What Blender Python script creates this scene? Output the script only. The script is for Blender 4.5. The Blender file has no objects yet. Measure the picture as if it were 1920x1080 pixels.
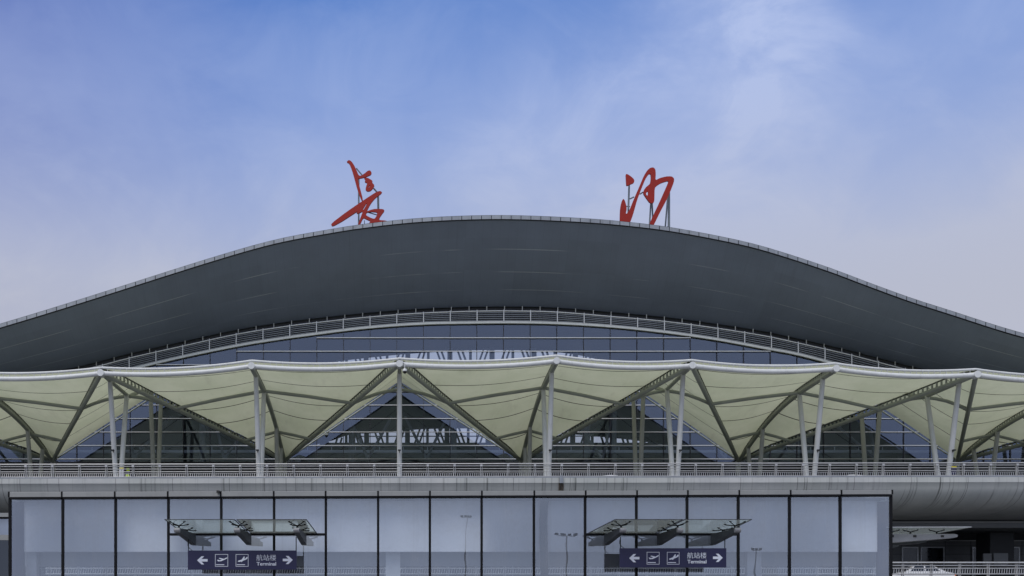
import bpy, bmesh, math, random
from mathutils import Vector, Matrix
R = math.radians
random.seed(7)
S = bpy.context.scene
COL = S.collection

# ------------------------------------------------------------------ camera
F = 1920.0            # focal length in photograph pixels
CX, CY = 749.0, 1181.0   # where the camera's axis meets the picture
ZC = 1.6              # eye height
cam = bpy.data.cameras.new('camera')
cam.sensor_width = 36; cam.lens = 36 * F / 1920
cam.shift_x = (960 - CX) / 1920; cam.shift_y = (CY - 540) / 1920
cam.clip_start = 0.1; cam.clip_end = 6000
camo = bpy.data.objects.new('camera', cam); COL.objects.link(camo)
camo.location = (0, 0, ZC); camo.rotation_euler = (R(90), 0, 0)
S.camera = camo

# ------------------------------------------------------------------ sky, sun, exposure
SUN_EL, SUN_AZ = R(52), R(-150)     # azimuth clockwise from +Y
w = bpy.data.worlds.new('World'); S.world = w; w.use_nodes = True
nt = w.node_tree; nt.nodes.clear()
def N(tree, t, **k):
    n = tree.nodes.new(t)
    for a, b in k.items(): setattr(n, a, b)
    return n
def L(tree, a, b): tree.links.new(a, b)
def math_node(tree, op, a=None, b=None, clamp=False):
    n = N(tree, 'ShaderNodeMath', operation=op, use_clamp=clamp)
    for i, v in enumerate((a, b)):
        if v is None: continue
        if isinstance(v, (int, float)): n.inputs[i].default_value = v
        else: L(tree, v, n.inputs[i])
    return n.outputs[0]
def maprange(tree, v, a, b, c=0, d=1, smooth=True):
    n = N(tree, 'ShaderNodeMapRange', interpolation_type='SMOOTHSTEP' if smooth else 'LINEAR')
    L(tree, v, n.inputs['Value'])
    for k, x in zip(('From Min', 'From Max', 'To Min', 'To Max'), (a, b, c, d)): n.inputs[k].default_value = x
    return n.outputs[0]
def mixcol(tree, f, a, b, blend='MIX'):
    n = N(tree, 'ShaderNodeMix', data_type='RGBA', blend_type=blend)
    for sock, v in ((n.inputs[0], f), (n.inputs[6], a), (n.inputs[7], b)):
        if isinstance(v, (int, float)): sock.default_value = v
        elif isinstance(v, tuple): sock.default_value = (*v, 1)
        else: L(tree, v, sock)
    return n.outputs[2]
sky = N(nt, 'ShaderNodeTexSky', sky_type='NISHITA', sun_disc=False, sun_elevation=SUN_EL, sun_rotation=SUN_AZ,
        air_density=1.0, dust_density=1.5, ozone_density=1.5)
tc = N(nt, 'ShaderNodeTexCoord')
sep = N(nt, 'ShaderNodeSeparateXYZ'); L(nt, tc.outputs['Generated'], sep.inputs[0])
el = sep.outputs['Z']
# thin cloud layer: noise on a flat layer high above the ground
zc = math_node(nt, 'ADD', math_node(nt, 'MAXIMUM', el, 0.0), 0.18)
comb = N(nt, 'ShaderNodeCombineXYZ')
L(nt, math_node(nt, 'DIVIDE', sep.outputs['X'], zc), comb.inputs[0])
L(nt, math_node(nt, 'DIVIDE', sep.outputs['Y'], zc), comb.inputs[1])
def noise(tree, vec, scale, detail=5, rough=.55, loc=(0, 0, 0), scl=(1, 1, 1), dist=0):
    m = N(tree, 'ShaderNodeMapping'); L(tree, vec, m.inputs[0])
    m.inputs['Location'].default_value = loc; m.inputs['Scale'].default_value = scl
    n = N(tree, 'ShaderNodeTexNoise'); L(tree, m.outputs[0], n.inputs['Vector'])
    n.inputs['Scale'].default_value = scale; n.inputs['Detail'].default_value = detail
    n.inputs['Roughness'].default_value = rough; n.inputs['Distortion'].default_value = dist
    return n.outputs['Fac']
n1 = noise(nt, comb.outputs[0], 1.15, 6, .55, (3.1, 1.7, 0), (1, 1.5, 1), .6)
n2 = noise(nt, comb.outputs[0], 3.6, 7, .6, (.4, 6.2, 0), (1, 2.2, 1), .4)
# one bright thin cloud up to the right, placed by its direction in the sky
def blob(direction, a, b):
    d = Vector(direction).normalized()
    v = N(nt, 'ShaderNodeVectorMath', operation='DISTANCE'); L(nt, tc.outputs['Generated'], v.inputs[0]); v.inputs[1].default_value = d
    dd = math_node(nt, 'ADD', v.outputs['Value'], math_node(nt, 'MULTIPLY', math_node(nt, 'SUBTRACT', n1, .5), .35))
    return maprange(nt, dd, b, a)
def pdir(px, py): return ((px - CX) / F, 1, (CY - py) / F)
n3 = noise(nt, tc.outputs['Generated'], 9.0, 7, .62, (1.3, .2, .7), (1, 1, 1.5), .8)
n4 = noise(nt, tc.outputs['Generated'], 3.4, 5, .6, (5.3, 2.2, .1), (1, 1, 1.4), .5)
tex = maprange(nt, n3, .28, .72, .45, 1.15)
cl = math_node(nt, 'MULTIPLY', math_node(nt, 'MULTIPLY', blob(pdir(1360, 25), .01, .125), tex), .70)
cl2 = math_node(nt, 'MULTIPLY', math_node(nt, 'MULTIPLY', blob(pdir(1090, 345), .02, .20), tex), .16)
wisps = math_node(nt, 'MULTIPLY', maprange(nt, n3, .42, .78), .12)
broad = math_node(nt, 'MULTIPLY', maprange(nt, n4, .36, .68), .20)
side = math_node(nt, 'MULTIPLY', maprange(nt, sep.outputs['X'], -.05, .35), .10)
hazef = maprange(nt, el, .535, .315, 0.0, 1.0, False)
f = math_node(nt, 'ADD', hazef, math_node(nt, 'ADD', cl, math_node(nt, 'ADD', cl2, math_node(nt, 'ADD', side, math_node(nt, 'ADD', wisps, broad)))))
f = math_node(nt, 'MINIMUM', math_node(nt, 'MAXIMUM', math_node(nt, 'SUBTRACT', f, .15), 0), .95)
over = maprange(nt, el, .58, .80)                       # white overcast added overhead, out of view, for brighter neutral light
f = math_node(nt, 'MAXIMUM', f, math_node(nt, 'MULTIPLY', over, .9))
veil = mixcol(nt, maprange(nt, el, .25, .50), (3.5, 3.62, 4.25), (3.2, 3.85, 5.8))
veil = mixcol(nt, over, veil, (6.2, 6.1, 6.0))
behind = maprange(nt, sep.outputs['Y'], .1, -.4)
veil = mixcol(nt, behind, veil, mixcol(nt, maprange(nt, el, .10, .22), (3.7, 4.15, 5.3), (5.7, 6.1, 7.2)))  # unseen sky behind the camera brightened to lift the light and reflections
blue = mixcol(nt, .75, sky.outputs['Color'], (.68, 1.62, 4.6))
blue = mixcol(nt, math_node(nt, 'MULTIPLY', maprange(nt, sep.outputs['X'], -.02, -.40), .85), blue, (.78, 1.14, 3.2))
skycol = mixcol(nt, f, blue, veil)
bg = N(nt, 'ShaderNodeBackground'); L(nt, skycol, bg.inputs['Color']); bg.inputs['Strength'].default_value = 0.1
wo = N(nt, 'ShaderNodeOutputWorld'); L(nt, bg.outputs[0], wo.inputs['Surface'])

sl = bpy.data.lights.new('sun', 'SUN'); sl.energy = 1.5; sl.angle = R(45); sl.color = (1, .96, .90)
so = bpy.data.objects.new('sun', sl); COL.objects.link(so)
sd = Vector((math.sin(SUN_AZ) * math.cos(SUN_EL), math.cos(SUN_AZ) * math.cos(SUN_EL), math.sin(SUN_EL)))
so.rotation_euler = sd.to_track_quat('Z', 'Y').to_euler(); so.location = sd * 60

S.view_settings.view_transform = 'Standard'; S.view_settings.look = 'None'
S.view_settings.gamma = 1; S.view_settings.exposure = 0.50
S.view_settings.use_curve_mapping = False
S.cycles.max_bounces = 8; S.cycles.transparent_max_bounces = 16
S.cycles.use_denoising = True
S.cycles.caustics_reflective = False; S.cycles.caustics_refractive = False

# ------------------------------------------------------------------ helpers
def P(px, py, d):
    """point of the place that stands at depth d and shows at (px, py) in the photograph"""
    return Vector(((px - CX) * d / F, d, ZC + (CY - py) * d / F))
def PX(px, d): return (px - CX) * d / F
def PZ(py, d): return ZC + (CY - py) * d / F
def lerp(a, b, t): return a + (b - a) * t
def curve(pts):
    """smooth interpolation through (x, y) pairs (monotone in x)"""
    xs = [p[0] for p in pts]; ys = [p[1] for p in pts]; n = len(xs)
    m = []
    for i in range(n):
        if i == 0: m.append((ys[1] - ys[0]) / (xs[1] - xs[0]))
        elif i == n - 1: m.append((ys[-1] - ys[-2]) / (xs[-1] - xs[-2]))
        else: m.append((ys[i + 1] - ys[i - 1]) / (xs[i + 1] - xs[i - 1]))
    def f(x):
        if x <= xs[0]: return ys[0] + m[0] * (x - xs[0])
        if x >= xs[-1]: return ys[-1] + m[-1] * (x - xs[-1])
        i = 0
        while xs[i + 1] < x: i += 1
        h = xs[i + 1] - xs[i]; t = (x - xs[i]) / h
        return ((2*t**3 - 3*t*t + 1) * ys[i] + (t**3 - 2*t*t + t) * h * m[i] + (-2*t**3 + 3*t*t) * ys[i+1] + (t**3 - t*t) * h * m[i+1])
    return f

class MB:
    def __init__(s): s.v = []; s.f = []; s.sm = []; s.uv = []
    def add(s, vs, fs, smooth=False, uvs=None):
        o = len(s.v); s.v += [Vector(v) for v in vs]
        for k, f in enumerate(fs):
            s.f.append([i + o for i in f]); s.sm.append(smooth)
            s.uv.append([uvs[i] for i in f] if uvs else [(vs[i][0], vs[i][2]) for i in f])
        return s
    def box(s, x0, x1, y0, y1, z0, z1):
        vs = [(x, y, z) for x in (x0, x1) for y in (y0, y1) for z in (z0, z1)]
        return s.add(vs, [(0,1,3,2), (4,6,7,5), (0,4,5,1), (2,3,7,6), (0,2,6,4), (1,5,7,3)])
    def bar(s, a, b, wd, ht, up=(0, 0, 1)):
        a = Vector(a); b = Vector(b); d = (b - a).normalized(); up = Vector(up)
        sx = d.cross(up)
        if sx.length < 1e-4: sx = d.cross(Vector((0, 1, 0)))
        sx.normalize(); uz = sx.cross(d)
        vs = [p + sx * i * wd / 2 + uz * j * ht / 2 for p in (a, b) for i, j in ((-1, -1), (1, -1), (1, 1), (-1, 1))]
        return s.add(vs, [(0,1,2,3), (7,6,5,4), (0,4,5,1), (1,5,6,2), (2,6,7,3), (3,7,4,0)])
    def tube(s, pts, r, n=10, caps=True):
        pts = [Vector(p) for p in pts]; rs = r if isinstance(r, (list, tuple)) else [r] * len(pts)
        vs = []; prev = None
        for i, p in enumerate(pts):
            d = (pts[min(i + 1, len(pts) - 1)] - pts[max(i - 1, 0)]).normalized()
            if prev is None:
                a = Vector((0, 0, 1)) if abs(d.z) < .9 else Vector((0, 1, 0))
            else: a = prev
            x = (a - d * a.dot(d)).normalized(); y = d.cross(x); prev = x
            for k in range(n):
                t = 2 * math.pi * k / n
                vs.append(p + (x * math.cos(t) + y * math.sin(t)) * rs[i])
        fs = [(i*n + k, i*n + (k+1) % n, (i+1)*n + (k+1) % n, (i+1)*n + k) for i in range(len(pts)-1) for k in range(n)]
        s.add(vs, fs, True)
        if caps:
            m = len(pts) - 1
            s.add(vs[:n], [tuple(range(n))[::-1]]); s.add(vs[m*n:], [tuple(range(n))])
        return s
    def grid(s, fn, nu, nv, smooth=True):
        vs = []; uvs = []
        for j in range(nv + 1):
            for i in range(nu + 1):
                vs.append(fn(i / nu, j / nv)); uvs.append((i / nu, j / nv))
        fs = [(j*(nu+1)+i, j*(nu+1)+i+1, (j+1)*(nu+1)+i+1, (j+1)*(nu+1)+i) for j in range(nv) for i in range(nu)]
        return s.add(vs, fs, smooth, uvs)
    def prism(s, poly, y0, y1):
        """outline in x, z pulled from y0 to y1"""
        n = len(poly)
        vs = [(x, y0, z) for x, z in poly] + [(x, y1, z) for x, z in poly]
        return s.add(vs, [tuple(range(n)), tuple(range(2*n-1, n-1, -1))] + [(i, i+n, (i+1) % n + n, (i+1) % n) for i in range(n)])
    def profile_x(s, poly, x0, x1):
        """outline in y, z pulled along x"""
        n = len(poly)
        vs = [(x0, y, z) for y, z in poly] + [(x1, y, z) for y, z in poly]
        return s.add(vs, [tuple(range(n)), tuple(range(2*n-1, n-1, -1))] + [(i, i+n, (i+1) % n + n, (i+1) % n) for i in range(n)])

BASE = {}
def obj(name, mb, mat, parent=None, bevel=0, label=None, kind=None):
    off = BASE.get(parent.name, Vector()) if parent else Vector()
    me = bpy.data.meshes.new(name)
    me.from_pydata([v - off for v in mb.v], [], mb.f)
    me.polygons.foreach_set('use_smooth', mb.sm)
    ul = me.uv_layers.new(name='UVMap'); k = 0
    flat = [c for f in mb.uv for uv in f for c in uv]
    ul.data.foreach_set('uv', flat)
    me.update()
    bm = bmesh.new(); bm.from_mesh(me)
    if not getattr(mb, 'keep', False): bmesh.ops.recalc_face_normals(bm, faces=bm.faces)
    bm.to_mesh(me); bm.free()
    me.materials.append(mat)
    o = bpy.data.objects.new(name, me); COL.objects.link(o)
    if parent: o.parent = parent
    BASE[o.name] = off.copy()
    if bevel:
        m = o.modifiers.new('bevel', 'BEVEL'); m.width = bevel; m.segments = 2; m.limit_method = 'ANGLE'
    if label: o['label'] = label
    if kind: o['kind'] = kind
    return o
def thing(name, label, cat, loc, group=None):
    o = bpy.data.objects.new(name, None); COL.objects.link(o); o.location = loc
    o.empty_display_size = .3
    o['label'] = label; o['category'] = cat
    if group: o['group'] = group
    BASE[o.name] = Vector(loc)
    return o
def tag(o, label, cat, group=None):
    o['label'] = label; o['category'] = cat
    if group: o['group'] = group
    return o
def struct(name, mb, mat):
    o = obj(name, mb, mat); o['kind'] = 'structure'; return o
def copy_tree(o, parent=None):
    c = o.copy(); COL.objects.link(c)
    if parent: c.parent = parent
    BASE[c.name] = BASE.get(o.name, Vector()).copy()
    for ch in list(o.children): copy_tree(ch, c)
    return c

# ------------------------------------------------------------------ materials
def mat(name, col, rough=.6, metal=0, var=.10, vscale=1.5, bump=0, bscale=20, spec=.5, streak=0):
    m = bpy.data.materials.new(name); m.use_nodes = True
    t = m.node_tree; b = t.nodes['Principled BSDF']
    tcn = N(t, 'ShaderNodeTexCoord')
    n = noise(t, tcn.outputs['Object'], vscale, 6, .6)
    k = maprange(t, n, .3, .7, 1 - var, 1 + var, False)
    if streak:
        s_ = noise(t, tcn.outputs['Object'], 1, 4, .6, scl=(6, 6, .35))
        k = math_node(t, 'MULTIPLY', k, maprange(t, s_, .5, .75, 1, 1 - streak))
    cc = N(t, 'ShaderNodeVectorMath', operation='SCALE'); cc.inputs[0].default_value = col; L(t, k, cc.inputs['Scale'])
    L(t, cc.outputs[0], b.inputs['Base Color'])
    L(t, maprange(t, n, .3, .7, max(rough - .08, .02), min(rough + .08, 1), False), b.inputs['Roughness'])
    b.inputs['Metallic'].default_value = metal
    b.inputs['Specular IOR Level'].default_value = spec
    if bump:
        bn = N(t, 'ShaderNodeBump'); bn.inputs['Strength'].default_value = bump; bn.inputs['Distance'].default_value = .02
        L(t, noise(t, tcn.outputs['Object'], bscale, 4, .6), bn.inputs['Height']); L(t, bn.outputs[0], b.inputs['Normal'])
    return m
def glass_mat(name, tint, refl, fac, rough=0.0, wave=0.0, wscale=.4, dust=0, dirt=0):
    m = bpy.data.materials.new(name); m.use_nodes = True
    t = m.node_tree; t.nodes.clear()
    tr = N(t, 'ShaderNodeBsdfTransparent'); tr.inputs[0].default_value = (*tint, 1)
    gl = N(t, 'ShaderNodeBsdfGlossy'); gl.inputs['Color'].default_value = (*refl, 1); gl.inputs['Roughness'].default_value = rough
    if wave:
        tcn = N(t, 'ShaderNodeTexCoord')
        bn = N(t, 'ShaderNodeBump'); bn.inputs['Strength'].default_value = wave; bn.inputs['Distance'].default_value = .1
        L(t, noise(t, tcn.outputs['Object'], wscale, 2, .4), bn.inputs['Height']); L(t, bn.outputs[0], gl.inputs['Normal'])
    fr = N(t, 'ShaderNodeFresnel'); fr.inputs['IOR'].default_value = 1.5
    ff = math_node(t, 'ADD', fr.outputs[0], fac - .04, True)
    mx = N(t, 'ShaderNodeMixShader'); L(t, ff, mx.inputs[0]); L(t, tr.outputs[0], mx.inputs[1]); L(t, gl.outputs[0], mx.inputs[2])
    out = mx.outputs[0]
    if dirt:
        tcd = N(t, 'ShaderNodeTexCoord')
        a_ = noise(t, tcd.outputs['Object'], 1, 5, .65, scl=(3.2, 3.2, .10)); b_ = noise(t, tcd.outputs['Object'], .6, 4, .6, (5, 1, 2))
        k_ = math_node(t, 'MULTIPLY', math_node(t, 'ADD', math_node(t, 'MULTIPLY', maprange(t, a_, .50, .72), .6), maprange(t, b_, .42, .70)), dirt)
        dd = N(t, 'ShaderNodeBsdfDiffuse'); dd.inputs[0].default_value = (.30, .31, .33, 1)
        m3 = N(t, 'ShaderNodeMixShader'); L(t, k_, m3.inputs[0]); L(t, out, m3.inputs[1]); L(t, dd.outputs[0], m3.inputs[2]); out = m3.outputs[0]
    if dust:
        tl = N(t, 'ShaderNodeBsdfTranslucent'); tl.inputs[0].default_value = (.62, .68, .64, 1)
        df = N(t, 'ShaderNodeBsdfDiffuse'); df.inputs[0].default_value = (.5, .53, .5, 1)
        a1 = N(t, 'ShaderNodeAddShader'); L(t, tl.outputs[0], a1.inputs[0]); L(t, df.outputs[0], a1.inputs[1])
        m2 = N(t, 'ShaderNodeMixShader'); m2.inputs[0].default_value = dust; L(t, out, m2.inputs[1]); L(t, a1.outputs[0], m2.inputs[2]); out = m2.outputs[0]
    o = N(t, 'ShaderNodeOutputMaterial'); L(t, out, o.inputs[0])
    return m

M = {}
M['white_steel'] = mat('white painted steel', (.56, .575, .57), .42, 0, .06, 1.2, streak=.12)
M['grey_steel'] = mat('grey painted steel', (.40, .41, .40), .45, 0, .10, 1.0, streak=.12)
M['beam_steel'] = mat('beam paint', (.30, .32, .28), .5, 0, .12, .8)
M['chord'] = mat('dark chord paint', (.07, .075, .06), .6, 0, .15, 1)
M['stainless'] = mat('brushed stainless steel', (.47, .47, .47), .42, .5, .12, 4)
M['dark_steel'] = mat('dark frame paint', (.005, .0055, .007), .65, 0, .2, 2, spec=.15)
M['bracket'] = mat('bracket grey paint', (.028, .03, .034), .55, 0, .2, 2, spec=.3)
M['bracket_tip'] = mat('bare steel tip', (.22, .22, .23), .45, .3, .15, 3)
M['fascia'] = mat('roof edge metal', (.24, .26, .29), .45, .25, .14, .7, streak=.18)
M['kiosk_fascia'] = mat('kiosk fascia panel', (.24, .245, .24), .5, .2, .08, .6, streak=.1)
M['roof'] = mat('roof sheet', (.16, .17, .18), .5, .3, .1, .4)
M['post_steel'] = mat('dull blue grey post steel', (.15, .18, .20), .5, .2, .1, 1)
M['red'] = mat('red sign paint', (.26, .012, .006), .6, 0, .10, 1.2, spec=.3)
M['sign_blue'] = mat('navy sign face', (.008, .0075, .048), .45, 0, .06, 1)
M['sign_white'] = mat('white sign vinyl', (.66, .66, .74), .5, 0, .03, 3)
M['black'] = mat('black rubber', (.012, .012, .012), .7)
M['car_white'] = mat('white car paint', (.72, .72, .72), .2, 0, .02)
M['car_dark'] = mat('dark car paint', (.035, .04, .05), .2, 0, .02)
M['car_glass'] = mat('tinted car glass', (.012, .015, .018), .05, 0, .05)
M['lamp_red'] = mat('red lamp plastic', (.55, .03, .03), .25)
M['lamp_orange'] = mat('orange lamp plastic', (.75, .22, .05), .25)
M['lamp_clear'] = mat('clear lamp plastic', (.6, .6, .62), .15)
M['rim'] = mat('alloy rim', (.5, .5, .5), .3, .8)
M['hivis'] = mat('yellow green safety fabric', (.42, .56, .03), .8)
M['hivis_band'] = mat('silver reflective tape', (.6, .6, .58), .5)
M['skin'] = mat('skin', (.42, .26, .19), .55)
M['navy_cloth'] = mat('navy cloth', (.02, .022, .07), .85)
M['yellow'] = mat('yellow paint', (.50, .42, .02), .5)
M['blind'] = mat('white frosted inner panel', (.74, .75, .77), .7, 0, .04, .5)
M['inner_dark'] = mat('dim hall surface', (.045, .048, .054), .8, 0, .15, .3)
M['inner_wall'] = mat('grey inner wall', (.20, .21, .22), .8, 0, .08, .4)
M['inner_white'] = mat('pale inner column', (.62, .64, .66), .6, 0, .05)
M['wall_panel'] = mat('grey wall panel', (.14, .145, .15), .5, .2, .12, .5, streak=.15)
M['trim'] = mat('pale metal trim', (.42, .43, .44), .4, .5)
M['ground'] = mat('concrete paving', (.25, .255, .26), .85, 0, .15, .35, .3, 8)
M['asphalt'] = mat('asphalt', (.055, .055, .057), .9, 0, .2, .5, .4, 30)
M['hill'] = mat('wooded hill', (.045, .06, .04), 1, 0, .35, .04)
M['transom'] = mat('pale transom cap', (.62, .63, .65), .4, 0, .05, 1)
M['mullion'] = mat('dark glazing joint', (.02, .022, .03), .5)
M['strut'] = mat('interior strut paint', (.12, .14, .16), .5)
M['entrance'] = mat('added dark band', (.018, .02, .024), .3, 0, .3, .5, spec=.25)  # tone of the dark band added over the low facade glass
M['facade_glass'] = glass_mat('tinted facade glass', (.62, .67, .73), (.54, .65, .90), .15, 0, .06, .25, dirt=.03)
M['kiosk_glass'] = glass_mat('kiosk glass', (.88, .915, .95), (.87, .92, 1.0), .27, 0, .05, .5, dirt=.14)
M['awning_glass'] = glass_mat('greenish awning glass', (.80, .90, .86), (.9, 1, .96), .10, .04, dust=.12)
M['window'] = mat('dark window glass', (.012, .014, .018), .06, 0, .1)

# membrane: cream fabric, a little light comes through; welded seams run across it
def membrane_mat():
    m = bpy.data.materials.new('cream tensile membrane'); m.use_nodes = True
    t = m.node_tree; t.nodes.clear()
    uv = N(t, 'ShaderNodeUVMap'); uv.uv_map = 'UVMap'
    sp = N(t, 'ShaderNodeSeparateXYZ'); L(t, uv.outputs[0], sp.inputs[0])
    tcn = N(t, 'ShaderNodeTexCoord')
    n = noise(t, tcn.outputs['Object'], .35, 5, .6)
    base = mixcol(t, maprange(t, n, .3, .7), (.60, .635, .455), (.68, .705, .525))
    # seams at fixed fractions of the panel's depth
    line = None
    for v0, wd in ((.105, .0022), (.24, .0024), (.43, .0027), (.58, .003), (.80, .0034)):
        d = math_node(t, 'ABSOLUTE', math_node(t, 'SUBTRACT', sp.outputs['Y'], v0))
        k = math_node(t, 'LESS_THAN', d, wd)
        line = k if line is None else math_node(t, 'MAXIMUM', line, k)
    st = noise(t, tcn.outputs['Object'], .9, 5, .65, scl=(1.5, .4, 1))
    base = mixcol(t, math_node(t, 'MULTIPLY', maprange(t, st, .5, .8), .32), base, (.40, .40, .30))
    base = mixcol(t, math_node(t, 'MULTIPLY', line, .93), base, (.02, .02, .018))
    df = N(t, 'ShaderNodeBsdfDiffuse'); L(t, base, df.inputs[0])
    tl = N(t, 'ShaderNodeBsdfTranslucent'); L(t, base, tl.inputs[0])
    mx = N(t, 'ShaderNodeMixShader'); mx.inputs[0].default_value = .38
    L(t, df.outputs[0], mx.inputs[1]); L(t, tl.outputs[0], mx.inputs[2])
    o = N(t, 'ShaderNodeOutputMaterial'); L(t, mx.outputs[0], o.inputs[0])
    return m
M['membrane'] = membrane_mat()

# soffit: dark metal sheets, pale joint lines along the arch, faint cross joints
def soffit_mat():
    m = bpy.data.materials.new('dark soffit sheet'); m.use_nodes = True
    t = m.node_tree; b = t.nodes['Principled BSDF']
    uv = N(t, 'ShaderNodeUVMap'); uv.uv_map = 'UVMap'
    sp = N(t, 'ShaderNodeSeparateXYZ'); L(t, uv.outputs[0], sp.inputs[0])
    cb = N(t, 'ShaderNodeCombineXYZ'); L(t, math_node(t, 'MULTIPLY', sp.outputs['X'], 150), cb.inputs[0]); L(t, math_node(t, 'MULTIPLY', sp.outputs['Y'], 14), cb.inputs[1])
    n = noise(t, cb.outputs[0], .35, 6, .6, scl=(1, .7, 1))
    pn = N(t, 'ShaderNodeTexVoronoi', distance='CHEBYCHEV'); pn.inputs['Scale'].default_value = .22; pn.inputs['Randomness'].default_value = .0
    L(t, cb.outputs[0], pn.inputs['Vector'])
    sv = N(t, 'ShaderNodeSeparateXYZ'); L(t, pn.outputs['Color'], sv.inputs[0])
    k = math_node(t, 'ADD', maprange(t, n, .3, .7, .93, 1.07, False), math_node(t, 'MULTIPLY', math_node(t, 'SUBTRACT', sv.outputs['X'], .5), .10))
    cc = N(t, 'ShaderNodeVectorMath', operation='SCALE'); cc.inputs[0].default_value = (.114, .135, .19); L(t, k, cc.inputs['Scale'])
    line = None
    for v0 in (.27, .51, .74):
        k = math_node(t, 'LESS_THAN', math_node(t, 'ABSOLUTE', math_node(t, 'SUBTRACT', sp.outputs['Y'], v0)), .0042)
        line = k if line is None else math_node(t, 'MAXIMUM', line, k)
    br = noise(t, cb.outputs[0], .16, 3, .5, (0, 3, 0), (1, .25, 1))
    line = math_node(t, 'MULTIPLY', line, maprange(t, br, .42, .60))
    fr = math_node(t, 'FRACT', math_node(t, 'MULTIPLY', sp.outputs['X'], 196.0))
    cross = math_node(t, 'LESS_THAN', fr, .03)
    col = mixcol(t, math_node(t, 'MULTIPLY', line, .36), cc.outputs[0], (.42, .44, .46))
    col = mixcol(t, math_node(t, 'MULTIPLY', cross, .17), col, (.03, .03, .035))
    drip = noise(t, cb.outputs[0], 1, 3, .6, scl=(2.2, .06, 1))
    dr = math_node(t, 'MULTIPLY', maprange(t, drip, .60, .78), maprange(t, sp.outputs['Y'], .38, .0))
    col = mixcol(t, math_node(t, 'MULTIPLY', dr, .35), col, (.045, .045, .05))
    L(t, col, b.inputs['Base Color']); b.inputs['Roughness'].default_value = .5; b.inputs['Metallic'].default_value = .1
    return m
M['soffit'] = soffit_mat()

# concrete of the elevated road: rain streaks running down from the edge
def concrete_mat():
    m = bpy.data.materials.new('streaked concrete'); m.use_nodes = True
    t = m.node_tree; b = t.nodes['Principled BSDF']
    uv = N(t, 'ShaderNodeUVMap'); uv.uv_map = 'UVMap'      # u = metres along, v = metres down the face
    sp = N(t, 'ShaderNodeSeparateXYZ'); L(t, uv.outputs[0], sp.inputs[0])
    n = noise(t, uv.outputs[0], .5, 6, .6)
    base = mixcol(t, maprange(t, n, .3, .7), (.36, .37, .375), (.46, .465, .46))
    s1 = noise(t, uv.outputs[0], 1, 3, .7, scl=(1.9, .06, 1))
    s2 = noise(t, uv.outputs[0], 1, 3, .7, (9, 0, 0), (4.5, .10, 1))
    patch = noise(t, uv.outputs[0], .09, 2, .5, (4, 0, 0), (1, .01, 1))
    pm = maprange(t, patch, .40, .58, .30, 1)
    fade = maprange(t, sp.outputs['Y'], 4.2, .2)
    st = math_node(t, 'MULTIPLY', math_node(t, 'MAXIMUM', maprange(t, s1, .55, .66), math_node(t, 'MULTIPLY', maprange(t, s2, .54, .66), .75)), math_node(t, 'MULTIPLY', pm, fade))
    green = mixcol(t, math_node(t, 'MULTIPLY', pm, .35), base, (.27, .30, .26))
    col = mixcol(t, math_node(t, 'MULTIPLY', st, .9), green, (.06, .065, .06))
    fr = math_node(t, 'FRACT', math_node(t, 'MULTIPLY', sp.outputs['X'], .26))
    col = mixcol(t, math_node(t, 'MULTIPLY', math_node(t, 'LESS_THAN', fr, .010), .7), col, (.07, .07, .07))
    L(t, col, b.inputs['Base Color']); b.inputs['Roughness'].default_value = .75
    return m
M['concrete'] = concrete_mat()

# ------------------------------------------------------------------ ground and far land
g = MB(); g.add([(-3000, -3000, 0), (3000, -3000, 0), (3000, 3000, 0), (-3000, 3000, 0)], [(0, 1, 2, 3)])
struct('ground', g, M['ground'])
hb = MB()
def hill_fn(u, v):
    x = lerp(-1200, 1500, u); y = lerp(-900, -1700, v)
    h = 18 + 14 * math.sin(x * .006 + 1) + 9 * math.sin(x * .017) + 4 * math.sin(x * .05 + 2) + 2 * math.sin(x * .13)
    h += 46 * max(0, min(1, (x - 365) / 85)) ** .8
    return (x, y, -1 + max(0, h) * math.sin(math.pi * min(v * 1.0 + .02, 1)) ** .6 if v < 1 else -1)
hb.grid(hill_fn, 150, 10); struct('hills', hb, M['hill'])

# ------------------------------------------------------------------ terminal building
DE, DG, DFAR = 86.0, 92.2, 125.0
DECK = ZC + 9.75
eave_y = curve([(-900, 812), (-400, 715), (-150, 652), (0, 608), (70, 587), (157, 560), (245, 532), (320, 508), (400, 483), (480, 459.5), (540, 445), (612, 432), (667, 423), (760, 412), (855, 406), (955, 404.5), (1075, 409), (1167, 416), (1257, 427), (1365, 447), (1435, 464), (1550, 501), (1630, 531), (1710, 560), (1785, 584), (1865, 610), (1920, 626), (2100, 672), (2500, 745), (3000, 800)])
louv_y = curve([(-600, 810), (-200, 757), (0, 727), (100, 706), (175, 689), (240, 672), (342, 649), (450, 625.5), (543, 611), (592, 605), (692, 594.5), (792, 587), (892, 583.5), (955, 583), (1042, 585), (1140, 593), (1240, 602), (1337, 614.5), (1435, 630), (1482, 640), (1580, 662), (1627, 674), (1700, 693), (1800, 716), (1920, 742), (2200, 790), (2600, 850)])
band_y = curve([(-600, 840), (-200, 790), (0, 757), (100, 731), (200, 704), (287, 682), (390, 659), (480, 642), (592, 626), (692, 614), (792, 607), (892, 605), (955, 604.5), (1042, 606), (1144, 612), (1242, 622), (1342, 636), (1435, 653), (1490, 663), (1557, 680), (1650, 705), (1800, 742), (1920, 775), (2200, 825), (2600, 880)])
term = thing('airport_terminal', 'long airport terminal with dark arched overhanging roof and bluish glass front', 'building', (0, DG, 0))
XL, XR = -62.0, 82.0
def eave_pt(X): return Vector((X, DE, PZ(eave_y(CX + X * F / DE), DE)))
def inner_pt(X): return Vector((X, DG + .05, PZ(louv_y(CX + X * F / DG) - 8.5, DG)))
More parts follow.
